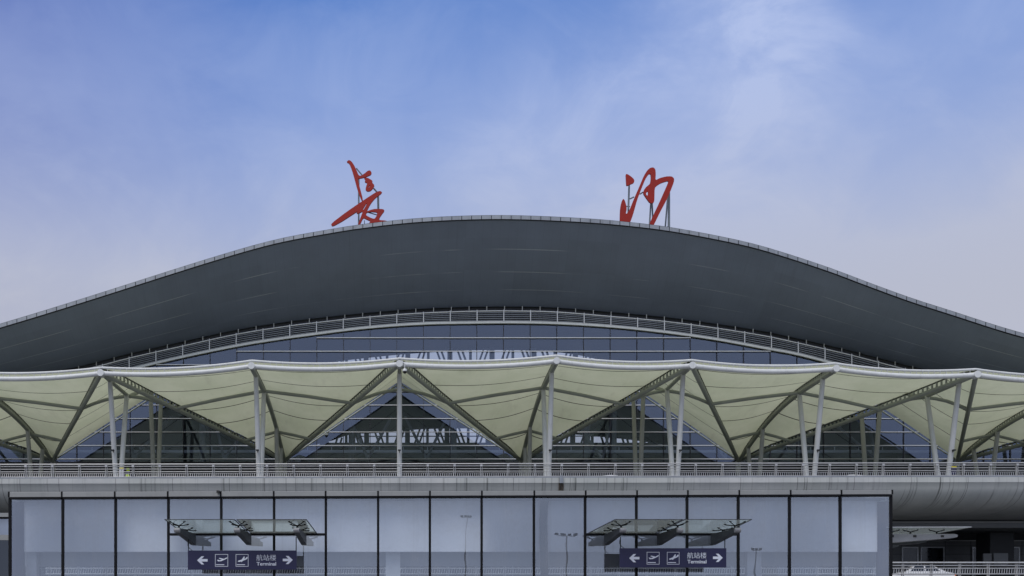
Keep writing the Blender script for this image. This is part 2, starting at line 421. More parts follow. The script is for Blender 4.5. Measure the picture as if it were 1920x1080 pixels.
def soff(u, v):
    X = lerp(XL, XR, u); a = eave_pt(X); b = inner_pt(X)
    a = a + Vector((0, 0, -.33))
    z = lerp(a.z, b.z, v) - .55 * math.sin(math.pi * v)
    return Vector((X, lerp(a.y, b.y, v), z))
mb = MB(); mb.grid(soff, 150, 12); obj('soffit', mb, M['soffit'], term)
mb = MB()
def rooftop(u, v):
    X = lerp(XL, XR, u); a = eave_pt(X)
    return Vector((X, lerp(DE, DFAR + 1.5, v), a.z + .05 + 7.5 * math.sin(v * 1.7) ))
mb.grid(rooftop, 110, 8)
roof = obj('roof', mb, M['roof'], term)
# roof edge in separate sheets with dark joints between
mb = MB(); dk = MB(); X = XL
while X < XR:
    a = eave_pt(X + .025); b = eave_pt(X + .80)
    mb.add([a + Vector((0, -.02, .02)), b + Vector((0, -.02, .02)), b + Vector((0, -.02, -.30)), a + Vector((0, -.02, -.30)),
            a + Vector((0, .3, .06)), b + Vector((0, .3, .06))], [(0, 1, 2, 3), (0, 4, 5, 1)])
    a = eave_pt(X); b = eave_pt(X + .83)
    for z0, z1 in ((-.30, -.37),):
        dk.add([a + Vector((0, -.05, z0)), b + Vector((0, -.05, z0)), b + Vector((0, -.05, z1)), a + Vector((0, -.05, z1)), a + Vector((0, .1, z1)), b + Vector((0, .1, z1))], [(0, 1, 2, 3), (3, 2, 5, 4)])
    dk.add([a + Vector((0, .02, .02)), b + Vector((0, .02, .02)), b + Vector((0, .02, -.3)), a + Vector((0, .02, -.3))], [(0, 1, 2, 3)])
    X += .83
obj('fascia', mb, M['fascia'], term); obj('drip_edge', dk, M['dark_steel'], term)
# ceiling inside, far wall with two lens-shaped window bands, hall floor
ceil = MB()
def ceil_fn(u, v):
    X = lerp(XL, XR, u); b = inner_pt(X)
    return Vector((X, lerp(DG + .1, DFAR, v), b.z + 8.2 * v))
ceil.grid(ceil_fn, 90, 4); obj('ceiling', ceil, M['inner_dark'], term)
up_top = curve([(596, 684), (640, 677), (690, 671), (750, 665), (850, 658), (950, 656.5), (1040, 660), (1100, 669), (1150, 682), (1156, 684)])
lo_top = curve([(596, 833.5), (620, 827), (657, 815), (705, 812), (766, 806.5), (815, 804), (900, 803.5), (980, 806), (1070, 814), (1135, 820), (1185, 825), (1225, 831), (1236, 833.5)])
wall = MB(); X = XL
XS = [lerp(XL, XR, i / 220) for i in range(221)]
def lens(px, fn, a, b, yb):
    return (PZ(yb, DFAR), PZ(fn(px), DFAR)) if a < px < b else (PZ(yb, DFAR), PZ(yb, DFAR))
def wall_seg(X):
    px = CX + X * F / DFAR
    l0, l1 = lens(px, lo_top, 597, 1235, 833.5); u0, u1 = lens(px, up_top, 597, 1155, 684)
    return [DECK - 4, l0, l1, u0, u1, max(ceil_fn((X - XL) / (XR - XL), 1).z, u1 + .1)]
for i in range(220):
    s0, s1 = wall_seg(XS[i]), wall_seg(XS[i + 1])
    for k in (0, 2, 4):
        wall.add([(XS[i], DFAR, s0[k]), (XS[i+1], DFAR, s1[k]), (XS[i+1], DFAR, s1[k+1]), (XS[i], DFAR, s0[k+1])], [(0, 1, 2, 3)])
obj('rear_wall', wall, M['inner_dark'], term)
for fn, a, b, yb in ((lo_top, 600, 1232, 833.5), (up_top, 600, 1152, 684)):
    mb = MB(); px = a + 12; k = 0
    while px < b - 12:
        zb = PZ(yb, DFAR); zt = PZ(fn(px), DFAR)
        hh = zt - zb
        if k % 4 == 0: mb.box(PX(px, DFAR) - .3, PX(px, DFAR) + .3, DFAR - .5, DFAR - .1, zb - .2, zt + .2)
        elif k % 4 == 2: mb.box(PX(px, DFAR) - .16, PX(px, DFAR) + .16, DFAR - .4, DFAR - .1, zb - .2, zt + .2)
        else:
            sgn = 1 if (k % 8) in (1, 7) else -1
            for q in (0, .55):
                x = PX(px, DFAR) + q
                mb.bar((x - sgn * .4 * hh / 2, DFAR - .3, zb - .1), (x + sgn * .4 * hh / 2, DFAR - .3, zt + .1), .22, .22, (0, 1, 0))
        px += 19.5 + random.uniform(-1.5, 1.5); k += 1
    zt0 = PZ(yb, DFAR)
    mb.box(PX(a, DFAR), PX(b, DFAR), DFAR - .45, DFAR - .2, zt0 - .15, zt0 + .15)
    if yb > 700:
        mb.bar((PX(655, DFAR), DFAR - .3, PZ(819, DFAR)), (PX(1215, DFAR), DFAR - .3, PZ(818.5, DFAR)), .1, .12)
    obj('window_truss', mb, M['strut'], term)
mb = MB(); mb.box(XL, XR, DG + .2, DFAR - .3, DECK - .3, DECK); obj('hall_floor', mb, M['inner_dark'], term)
for px in (300, 380, 560, 660, 850, 1100, 1150, 1390, 1500, 1690):
    mb = MB(); x = PX(px, 104); mb.tube([(x, 104, DECK), (x, 104, PZ(700, 104))], .35, 12); obj('hall_column', mb, M['inner_wall'], term)
m = MB(); m.box(XL, XR, 102.6, 103.0, PZ(850, 103), PZ(845, 103)); m.tube([(XL, 102.6, PZ(838, 103)), (XR, 102.6, PZ(838, 103))], .06, 6)
x = XL
while x < XR: m.box(x - .04, x + .04, 102.58, 102.66, PZ(845, 103), PZ(838, 103)); x += 2.4
obj('gallery_edge', m, M['inner_white'], term)
for px in (250, 420, 690, 800, 960, 1130, 1360, 1640):
    m = MB(); a = P(px, 860, 98); m.tube([a, a + Vector((2.2, 6, 5.2))], .14, 8); m.tube([a, a + Vector((-2.0, 6, 5.2))], .14, 8); obj('hall_strut', m, M['inner_wall'], term)
# curtain wall
JO = [j for j in range(-28, 41)]
mpx = [744 + 50 * j for j in JO]
GB = DECK
for i in range(len(mpx) - 1):
    a, b = mpx[i], mpx[i + 1]
    za, zb = PZ(band_y(a), DG), PZ(band_y(b), DG)
    if PX(b, DG) < XL or PX(a, DG) > XR: continue
    mb = MB(); tw = random.uniform(-.004, .004); tv = random.uniform(-.004, .004)
    xa, xb = PX(a, DG), PX(b, DG)
    def yy(x, z): return DG + tw * (x - (xa + xb) / 2) + tv * (z - 20) * .25
    mb.add([(xa, yy(xa, GB), GB), (xb, yy(xb, GB), GB), (xb, yy(xb, zb), zb), (xa, yy(xa, za), za)], [(0, 1, 2, 3)])
    obj('glass_panel', mb, M['facade_glass'], term)
    m2 = MB(); m2.box(xa - .026, xa + .026, DG - .12, DG + .1, GB, za); obj('mullion', m2, M['mullion'], term)
for k in range(10):
    y = 634.3 + 25.2 * k
    z = PZ(y, DG)
    ok = [p for p in mpx if band_y(p) < y - 3]
    if len(ok) < 2: continue
    a, b = max(min(ok), CX + XL * F / DG), min(max(ok), CX + XR * F / DG)
    m2 = MB(); m2.box(PX(a, DG), PX(b, DG), DG - .20, DG - .13, z - .032, z + .032); obj('transom', m2, M['transom'], term)
# opaque dark band added before the low glass to darken it behind the railing
m = MB(); m.box(XL, XR, DG - .45, DG - .26, DECK - .02, PZ(867, DG - .45)); es = obj('added_dark_band', m, M['entrance'], term)
m = MB(); m.box(XL, XR, DG - .50, DG - .20, PZ(867, DG - .45), PZ(866, DG - .45)); obj('ledge', m, M['mullion'], es)
# louvre band that follows the arch above the glass
def arc_line(fn, dy, d, x0, x1, step=25):
    n = int((x1 - x0) / step); return [P(lerp(x0, x1, i / n), fn(lerp(x0, x1, i / n)) + dy, d) for i in range(n + 1)]
LX0, LX1 = -150, 2050
mb = MB(); pts = arc_line(louv_y, 0, DG - .25, LX0, LX1); mb.tube(pts, .055, 8); obj('louvre_rail', mb, M['transom'], term)
mb = MB(); pts = arc_line(band_y, 0, DG - .2, LX0, LX1)
for a, b in zip(pts, pts[1:]): mb.bar(a, b, .2, .20)
obj('head_band', mb, M['white_steel'], term)
for k in range(1, 6):
    t = k / 6.0
    mid = lambda x, t=t: lerp(louv_y(x), band_y(x), t)
    mb = MB(); pts = arc_line(mid, 0, DG - .22, LX0, LX1)
    for a, b in zip(pts, pts[1:]): mb.bar(a, b, .14, .042)
    obj('louvre_blade', mb, M['fascia'], term)
for p in mpx:
    if LX0 < p < LX1:
        mb = MB(); mb.box(PX(p, DG) - .04, PX(p, DG) + .04, DG - .35, DG - .3, PZ(band_y(p), DG), PZ(louv_y(p), DG)); obj('louvre_post', mb, M['transom'], term)
        mb = MB()
        for q in (p + 13, p + 38):
            mb.box(PX(q, DG) - .02, PX(q, DG) + .02, DG - .2, DG - .16, PZ((louv_y(q) + band_y(q)) / 2 + 3, DG), PZ(louv_y(q), DG)); 
        obj('louvre_clip', mb, M['dark_steel'], term)
px = LX0
while px < LX1:
    mb = MB(); mb.box(PX(px, DG) - .03, PX(px, DG) + .03, DG - .24, DG - .18, PZ(louv_y(px), DG), PZ(louv_y(px) - 8, DG)); obj('hanger', mb, M['grey_steel'], term); px += 33.2
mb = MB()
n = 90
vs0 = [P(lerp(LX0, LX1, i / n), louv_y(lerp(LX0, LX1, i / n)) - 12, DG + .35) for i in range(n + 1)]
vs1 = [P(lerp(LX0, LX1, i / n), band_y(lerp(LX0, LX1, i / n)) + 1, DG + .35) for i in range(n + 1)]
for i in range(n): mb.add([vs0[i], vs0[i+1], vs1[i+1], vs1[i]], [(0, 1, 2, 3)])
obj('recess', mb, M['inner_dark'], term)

# ------------------------------------------------------------------ red characters on the roof
def filled(name, polys, mat_, d, th, zx, zy, parent, sc=6.75):
    """polys: outlines (holes as further loops) in enlarged-photo units, set at depth d with real thickness"""
    cu = bpy.data.curves.new(name, 'CURVE'); cu.dimensions = '2D'; cu.fill_mode = 'BOTH'; cu.extrude = th / 2; cu.bevel_depth = 0
    off = BASE[parent.name]
    for pl in polys:
        s_ = cu.splines.new('POLY'); s_.points.add(len(pl) - 1); s_.use_cyclic_u = True
        for q, (x, y) in zip(s_.points, pl):
            p = P(zx + x / sc, zy + y / sc, d); q.co = (p.x - off.x, p.z - off.z, 0, 1)
    return curve_to_mesh(name, cu, mat_, parent, (0, d - off.y, 0))
def curve_to_mesh(name, cu, mat_, parent, loc):
    tmp = bpy.data.objects.new(name + '_outline', cu); COL.objects.link(tmp)
    dg = bpy.context.evaluated_depsgraph_get(); dg.update()
    me = bpy.data.meshes.new_from_object(tmp.evaluated_get(dg))
    bpy.data.objects.remove(tmp)
    me.transform(Matrix.Translation(loc) @ Matrix.Rotation(R(90), 4, 'X'))
    me.materials.clear(); me.materials.append(mat_)
    o = bpy.data.objects.new(name, me); COL.objects.link(o); o.parent = parent
    BASE[o.name] = BASE[parent.name].copy()
    return o
def smooth_poly(pl, it=1):
    for _ in range(it):
        out = []
        for i, p in enumerate(pl):
            q = pl[(i + 1) % len(pl)]
            out += [(p[0]*.8 + q[0]*.2, p[1]*.8 + q[1]*.2), (p[0]*.2 + q[0]*.8, p[1]*.2 + q[1]*.8)]
        pl = out
    return pl
DS = 87.0
def sign_frame(root, lines, zx, zy):
    for (x0, y0, x1, y1, r, dd) in lines:
        a = P(zx + x0 / 6.75, zy + y0 / 6.75, DS + dd); b = P(zx + x1 / 6.75, zy + y1 / 6.75, DS + dd)
        mb = MB(); mb.tube([a, b], r, 8); obj('support_post', mb, M['post_steel'], root)
c1 = thing('rooftop_character', 'red brush-style Chinese character with long left sweep standing on the roof edge', 'sign', P(672, 425, DS), 'red characters on the roof')
filled('long_stroke', [smooth_poly([(335,165),(365,138),(400,158),(432,205),(465,275),(490,335),(520,340),(570,305),(605,275),(635,270),(655,300),(645,325),(600,345),(560,360),(500,372),(478,378),(500,470),(545,640),(530,655),(505,600),(470,500),(430,350),(400,250),(370,180)])], M['red'], DS, .16, 600, 280, c1)
filled('dot_stroke', [smooth_poly([(555,365),(600,362),(665,400),(660,425),(692,460),(670,500),(640,530),(600,537),(575,515),(585,470),(600,430),(565,418),(575,395)]), [(612,480),(630,460),(636,466),(618,488)]], M['red'], DS, .16, 600, 280, c1)
filled('sweep_stroke', [smooth_poly([(140,945),(330,800),(520,670),(640,590),(720,540),(765,530),(790,553),(700,620),(650,680),(620,730),(592,790),(640,770),(700,757),(800,760),(818,780),(780,830),(735,898),(830,905),(855,915),(780,925),(680,935),(616,944),(640,912),(590,890),(548,868),(505,960),(480,962),(505,890),(545,785),(490,815),(460,815),(480,785),(380,850),(280,915),(180,970),(150,975)]),
    smooth_poly([(590,802),(650,793),(728,800),(715,850),(690,885),(650,875),(580,838)]), [(586,690),(594,694),(552,770),(543,762)]], M['red'], DS, .16, 600, 280, c1)
sign_frame(c1, [(490, 960, 490, 380, .07, .8), (742, 930, 735, 580, .09, .8), (460, 240, 540, 335, .06, .6), (680, 495, 725, 545, .07, .5), (600, 795, 720, 830, .05, .6), (490, 960, 475, 1010, .07, .8), (742, 920, 742, 1000, .09, .8), (562, 900, 562, 1000, .03, .5)], 600, 280)
c2 = thing('rooftop_character', 'red brush-style Chinese character with looping strokes and a separate dot on the roof edge', 'sign', P(1212, 425, DS), 'red characters on the roof')
filled('dot_stroke', [smooth_poly([(290,250),(310,250),(350,275),(390,310),(400,335),(392,362),(345,380),(318,395),(298,395),(294,320)])], M['red'], DS, .16, 1130, 290, c2)
filled('hook_stroke', [smooth_poly([(215,940),(218,720),(228,640),(245,580),(262,562),(280,590),(298,650),(302,700),(290,745),(300,755),(340,700),(400,550),(470,390),(520,270),(560,205),(600,170),(640,165),(665,190),(670,250),(665,330),(720,300),(800,280),(870,278),(902,305),(900,350),(850,480),(800,590),(720,740),(640,905),(600,960),(560,960),(620,810),(720,600),(800,420),(832,345),(820,335),(740,360),(690,390),(655,425),(652,590),(640,615),(595,615),(550,555),(508,490),(530,430),(600,370),(610,300),(605,245),(580,250),(540,310),(490,430),(430,590),(395,720),(370,800),(330,900),(310,960)]),
    smooth_poly([(545,488),(575,462),(572,520),(552,520)])], M['red'], DS, .16, 1130, 290, c2)
sign_frame(c2, [(335, 385, 325, 700, .08, .7), (325, 640, 318, 870, .06, .9), (300, 655, 345, 657, .05, .7), (345, 560, 395, 535, .06, .6), (470, 500, 510, 475, .06, .6), (610, 615, 590, 930, .07, .7), (625, 615, 640, 930, .07, .9), (838, 480, 838, 960, .11, .8), (828, 480, 790, 950, .07, 1.6), (795, 940, 835, 900, .05, 1.0)], 1130, 290)

# ------------------------------------------------------------------ tensile canopy
DC = 70.0; DFT = 90.0
can = thing('tensile_canopy', 'cream fabric canopy in folded peaks on white tubular columns before the terminal', 'canopy', (0, DC, DECK))
A_px = [(-369, 718), (190, 700), (749, 683), (1297, 686), (1830, 703), (2375, 722)]
B_px = [(-87, 706), (472, 687), (1043, 677.5), (1566, 692), (2094, 712)]
A = [P(x, y, DC) for x, y in A_px]; B = [P(x, y, DC) for x, y in B_px]
ZF = PZ(864, DFT)
FT = [Vector((b.x, DFT, ZF)) for b in B]
A2 = [Vector((a.x, DFT, PZ(719, DFT) + (a.z - A[2].z) * .6)) for a in A]
def lift(v): return .30 * (1 - v) ** 5
def off(v): return lift(v) + .34 * max(0, min(1, v / .07, (1 - v) / .12))
def beam(a, f, v): return a.lerp(f, v)
def rib(b, f, v):
    p = b.lerp(f, v); z = b.z + (f.z - b.z) * v + 1.02 * math.sin(math.pi * v ** 1.08)
    return Vector((p.x, p.y, z))
def ridge(a, a2, v): return a.lerp(a2, v) + Vector((0, 0, .35 * math.sin(math.pi * v)))
def rib_at(b, f, depth): return rib(b, f, (depth - DC) / (DFT - DC))
EDGE = .40
up = Vector((0, 0, 1))
def front(a, b, u): return a.lerp(b, u) - up * (4 * .24 * u * (1 - u)) + Vector((0, .12 * math.sin(math.pi * u), 0))
def truss(a_fn, o_fn, n, r, rc):
    m = MB(); pts = [a_fn(i / n) for i in range(n + 1)]; m.tube(pts, r, 10)
    c = MB(); top = [pts[i] + up * o_fn(i / n) for i in range(n + 1)]; c.tube(top, rc, 6)
    k = 60; s_ = MB()
    for i in range(2, k - 1):
        v = i / k; p = a_fn(v); q = p + up * o_fn(v)
        d = (a_fn(min(1, v + .01)) - a_fn(v)).normalized()
        s_.bar(p, q, .09, .10, d)
    return m, c, s_
pan = MB
for i, b in enumerate(B):
    for a, s in ((A[i], -1), (A[i + 1], 1)):
        f = FT[i]
        # fabric between the front tube, the diagonal beam and the rib
        def fab(u, v, a=a, b=b, f=f):
            e0 = beam(a, f, v) + up * (.10 + off(v)); e1 = rib(b, f, v) + up * (.32)
            p = e0.lerp(e1, u)
            fr = front(a, b, u) + up * EDGE; l0 = (a + up * EDGE).lerp(b + up * .32, u)
            p = p + (fr - l0) * (1 - v) ** 1.5
            return p - up * (.14 * math.sin(math.pi * u) * math.sin(math.pi * v))
        m = MB(); m.grid(fab, 18, 22); obj('membrane_panel', m, M['membrane'], can)
        # diagonal beam with its ladder of struts
        m, c, s_ = truss(lambda v, a=a, f=f: beam(a, f, v), off, 20, .16, .06)
        bo = obj('diagonal_beam', m, M['beam_steel'], can); obj('upper_chord', c, M['chord'], bo); obj('struts', s_, M['beam_steel'], bo, kind='stuff')
        # fabric from the beam back up to the ridge
        a2 = A2[i] if s < 0 else A2[i + 1]
        def fab2(u, v, a=a, a2=a2, f=f):
            e0 = beam(a, f, v) + up * (.10 + off(v)); e1 = ridge(a, a2, v) + up * .2
            p = e0.lerp(e1, u); scal = math.sin(math.pi * u) * max(0, v - .55) / .45
            return p - up * (.30 * math.sin(math.pi * u) * math.sin(math.pi * min(v, 1) * .9)) - Vector((0, .5 * scal, 0))
        m = MB(); m.grid(fab2, 14, 18); obj('membrane_panel', m, M['membrane'], can)
        m = MB(); m.tube([f, f.lerp(a2, .5), a2], .07, 8); obj('rear_edge_tube', m, M['beam_steel'], can)
        # front tube, thin top rail and the little struts between
        n = 16; pts = [front(a, b, k / n) for k in range(n + 1)]
        m = MB(); m.tube(pts, .165, 14); obj('front_tube', m, M['white_steel'], can)
        m = MB(); m.tube([p + up * EDGE + Vector((0, .05, 0)) for p in pts], .085, 8); obj('edge_rail', m, M['white_steel'], can)
        m = MB(); nn = 24
        for k in range(1, nn):
            p = front(a, b, k / nn); m.bar(p, p + up * EDGE, .035, .05, (0, 1, 0))
        obj('edge_struts', m, M['grey_steel'], can, kind='stuff')
        # tie tubes across the fabric
        v1 = .345; q0 = beam(a, f, v1); q1 = rib_at(b, f, 76.2)
        m = MB(); m.tube([q0, q0.lerp(q1, .5) + up * .02, q1 - up * .05], .13, 10); obj('tie_tube', m, M['beam_steel'], can)
        v2 = .728; q0 = beam(a, f, v2); q1 = rib_at(b, f, 84.6) - up * .15
        m = MB(); m.tube([q0, q0.lerp(q1, .5) + up * .03, q1], .12, 10); obj('tie_tube', m, M['beam_steel'], can)
    m, c, s_ = truss(lambda v, b=b, f=FT[i]: rib(b, f, v) - up * .08, lambda v: .40 * max(0, min(1, v / .05, (1 - v) / .1)), 24, .17, .055)
    ro = obj('valley_rib', m, M['beam_steel'], can); obj('upper_chord', c, M['chord'], ro); obj('struts', s_, M['beam_steel'], ro, kind='stuff')
    m = MB(); m.tube([(b.x, DFT + .1, DECK - .2), (b.x, DFT + .1, FT[i].z)], .22, 12); obj('foot_post', m, M['grey_steel'], can)
RZ = 18.05 + ZC
def ridge_low(i, y):
    rz = RZ + (A[i].z - A[2].z) * .8
    if y < 77: return lerp(A[i].z, rz, (y - 70) / 7)
    return lerp(rz, A2[i].z - .35, ((y - 77) / 13) ** .8)
for i, a in enumerate(A):
    rz = RZ + (a.z - A[2].z) * .8
    pts = [a, Vector((a.x, 73.5, lerp(a.z, rz, .45))), Vector((a.x, 77, rz)), Vector((a.x, 80.5, ridge_low(i, 80.5))), Vector((a.x, 84, ridge_low(i, 84))), Vector((a.x, 87.6, ridge_low(i, 87.6))), A2[i] - up * .3]
    m = MB(); m.tube(pts, .14, 10); obj('ridge_tube', m, M['beam_steel'], can)
    top = Vector((a.x, 76.9, rz))
    for nb in ([i - 1] if i > 0 else []) + ([i] if i < len(B) else []):
        q = beam(a, FT[nb], .345); mid = top.lerp(q, .5) + up * .18
        m = MB(); m.tube([top, top.lerp(q, .25) + up * .13, mid, top.lerp(q, .75) + up * .13, q], .13, 10); obj('tie_tube', m, M['beam_steel'], can)
for nodes in (A, B):
    for p in nodes:
        m = MB(); m.tube([p + Vector((0, -.24, 0)), p + Vector((0, .3, 0))], .235, 22); obj('node_cap', m, M['white_steel'], can)
def leg(x, y0, y1, z1, mt):
    m = MB(); m.tube([(x, y0, DECK - .3), (x, lerp(y0, y1, .5), lerp(DECK - .3, z1, .5)), (x, y1, z1)], [.17, .185, .165], 16); return obj('column_leg', m, mt, can)
for i, a in enumerate(A):
    leg(a.x, 73.9, 72.1, ridge_low(i, 72.1), M['white_steel']); leg(a.x, 74.5, 76.5, ridge_low(i, 76.5), M['white_steel'])
    leg(a.x, 85.4, 83.8, ridge_low(i, 83.8), M['grey_steel']); leg(a.x, 86.1, 87.6, ridge_low(i, 87.6), M['grey_steel'])
for i, b in enumerate(B):
    f = FT[i]
    leg(b.x, 73.9, 72.0, rib_at(b, f, 72.0).z, M['white_steel']); leg(b.x, 74.5, 76.3, rib_at(b, f, 76.3).z, M['white_steel'])
    leg(b.x, 85.4, 83.9, rib_at(b, f, 83.9).z, M['grey_steel']); leg(b.x, 86.1, 87.5, rib_at(b, f, 87.5).z, M['grey_steel'])
# small floodlights on the front columns
order = sorted([(p.x, k) for k, p in enumerate(A)] + [(p.x, k + 20) for k, p in enumerate(B)])
names = ['leftmost white front column', 'second white front column from the left', 'middle column under the symmetrical peak', 'white front column right of the middle one',
         'white V column above the right awning', 'second white front column from the right', 'rightmost white V column']
vis = [o for o in order if -40 < CX + o[0] * F / 73.5 < 1960 and o[0] > PX(0, 73.5)]
for (x, k), nm in zip(vis, names):
    zz = PZ(846.5, 73.3)
    t_ = thing('floodlight', 'small dark floodlight fixed to the ' + nm, 'lamp', (x, 73.0, zz), 'floodlights on the front columns')
    m = MB(); m.box(x - .10, x + .10, 72.68, 72.88, zz - .05, zz + .05); obj('housing', m, M['bracket'], t_, .015)
    m = MB(); m.box(x - .085, x + .085, 72.66, 72.68, zz - .04, zz + .03); obj('lens', m, M['car_glass'], t_)
    m = MB(); m.bar((x, 72.84, zz - .06), (x, 73.3, zz - .16), .05, .05); obj('bracket', m, M['bracket'], t_)
# dome cameras
def dome(px, py, d, lab, drop=.3):
    p = P(px, py, d)
    t_ = thing('dome_camera', lab, 'security camera', p + up * drop, 'dome cameras')
    m = MB(); m.tube([p + up * drop, p + up * .12], .03, 8); m.tube([p + up * drop, p + Vector((-.22, 0, drop + .25))], .03, 8); obj('hanger', m, M['white_steel'], t_)
    m = MB(); m.tube([p + up * .14, p + up * .10, p + up * -.02, p + up * -.05], [.06, .14, .155, .15], 14); obj('shell', m, M['white_steel'], t_)
    m = MB(); m.tube([p - up * .05, p - up * .12, p - up * .18, p - up * .205], [.14, .125, .075, .01], 14); obj('dome', m, M['black'], t_)
dome(759, 695, DC - .2, 'white dome camera with black bulb hanging beside the middle canopy node', .45)
dome(612, 815, 78.6, 'dark dome camera hanging below the left diagonal beam of the middle peak', .18)

# ------------------------------------------------------------------ elevated road in front of the terminal
RX0, RX1 = -75, 95
def tilt(mb, k=.0016):
    for v in mb.v: v.z += k * (v.x - 0)
    return mb
via = thing('elevated_road', 'streaked concrete elevated road running across in front of the terminal glass', 'road bridge', (0, 80, 0))
prof = [(69.30, ZC + 10.28), (69.28, ZC + 9.93), (69.31, ZC + 9.91), (69.38, ZC + 9.55), (69.62, ZC + 9.2), (69.98, ZC + 8.87), (70.55, ZC + 8.58), (71.4, ZC + 8.36), (72.6, ZC + 8.22), (74.2, ZC + 8.15), (76.2, ZC + 8.12)]
def strip(prof, x0, x1, smooth):
    m = MB(); acc = [0]
    for a, b in zip(prof, prof[1:]): acc.append(acc[-1] + math.hypot(b[0] - a[0], b[1] - a[1]))
    vs = []; uv = []
    for x in (x0, x1):
        for (y, z), s_ in zip(prof, acc): vs.append((x, y, z)); uv.append((x, s_))
    n = len(prof)
    m.add(vs, [(i, i + 1, n + i + 1, n + i) for i in range(n - 1)], smooth, uv); return m
EJ = PX(1052, 69.3)
for x0, x1 in ((RX0, EJ - .02), (EJ + .02, RX1)):
    obj('edge_band', tilt(strip(prof[:2], x0, x1, False)), M['concrete'], via)
    obj('belly', tilt(strip(prof[1:], x0, x1, True)), M['concrete'], via)
m = MB(); m.box(RX0, RX1, 69.30, 69.62, ZC + 10.285, ZC + 10.36); obj('coping', tilt(m), M['fascia'], via)
m = MB(); m.box(RX0, RX1, 69.62, 70.0, DECK - .05, ZC + 10.33); obj('parapet', tilt(m), M['inner_wall'], via)
m = MB(); m.box(RX0, RX1, 70.0, 92.05, DECK - .35, DECK - .02); obj('deck', m, M['ground'], via)
m = MB(); m.box(RX0, RX1, 76.2, 78.5, ZC + 7.6, ZC + 8.1); m.box(RX0, RX1, 78.5, 92, ZC + 7.9, ZC + 8.1); obj('girder', m, M['inner_wall'], via)
m = MB(); m.box(RX0, RX1, 76.05, 76.15, ZC + 7.98, ZC + 8.04); obj('drip_pipe', m, M['grey_steel'], via)
for px in (-200, 160, 520, 880, 1240, 1555, 1868, 2240):
    x = PX(px, 80); m = MB(); m.box(x - .95, x + .95, 79.2, 81.2, 0, ZC + 7.6); obj('pier', m, M['bracket'], via, .08)
# expansion joint cover with its rusty drips
m = MB(); m.box(EJ - .11, EJ + .11, 69.12, 69.30, ZC + 9.90, ZC + 10.42); obj('joint_cover', tilt(m), M['fascia'], via)
M['rust'] = mat('rust stain', (.045, .036, .028), .9, 0, .4, 6)
m = MB()
for dx, hh in ((-.13, .7), (-.07, .62), (.02, .75), (.09, .6), (.15, .7)):
    m.box(EJ + dx - .025, EJ + dx + .02, 69.27, 69.345, ZC + 9.86 - hh, ZC + 9.90)
obj('drip_stain', tilt(m), M['rust'], via)
# railing
DR = 69.45
rail = thing('road_railing', 'long stainless steel railing with short balusters on the elevated road edge', 'railing', (0, DR, ZC + 10.36))
for y, r, dd in ((870.2, .040, -.12), (873.8, .034, -.02), (878.8, .025, 0), (883.8, .027, 0), (886.9, .014, 0), (893.4, .027, 0)):
    m = MB(); m.tube([(RX0, DR + dd, PZ(y, DR)), (RX1, DR + dd, PZ(y, DR))], r, 8); obj('rail', tilt(m), M['stainless'], rail)
px = -202
while px < 2250:
    x = PX(px, DR); m = MB()
    for s in (-1, 1):
        m.box(x + s * .055 - .012, x + s * .055 + .012, DR - .06, DR + .06, ZC + 10.30, PZ(875, DR))
    m.box(x - .08, x + .08, DR - .12, DR - .02, PZ(875, DR), PZ(871, DR))
    obj('post', tilt(m), M['stainless'], rail); px += 50.2
m = MB(); x = PX(-60, DR); x1 = PX(1990, DR)
while x < x1:
    tw_ = .03
    m.bar((x - .005, DR - .02, PZ(893.4, DR)), (x + .005, DR + .02, PZ(886.9, DR)), .026, .02, (0, 1, 0)); x += .145
obj('balusters', tilt(m), M['stainless'], rail, kind='stuff')

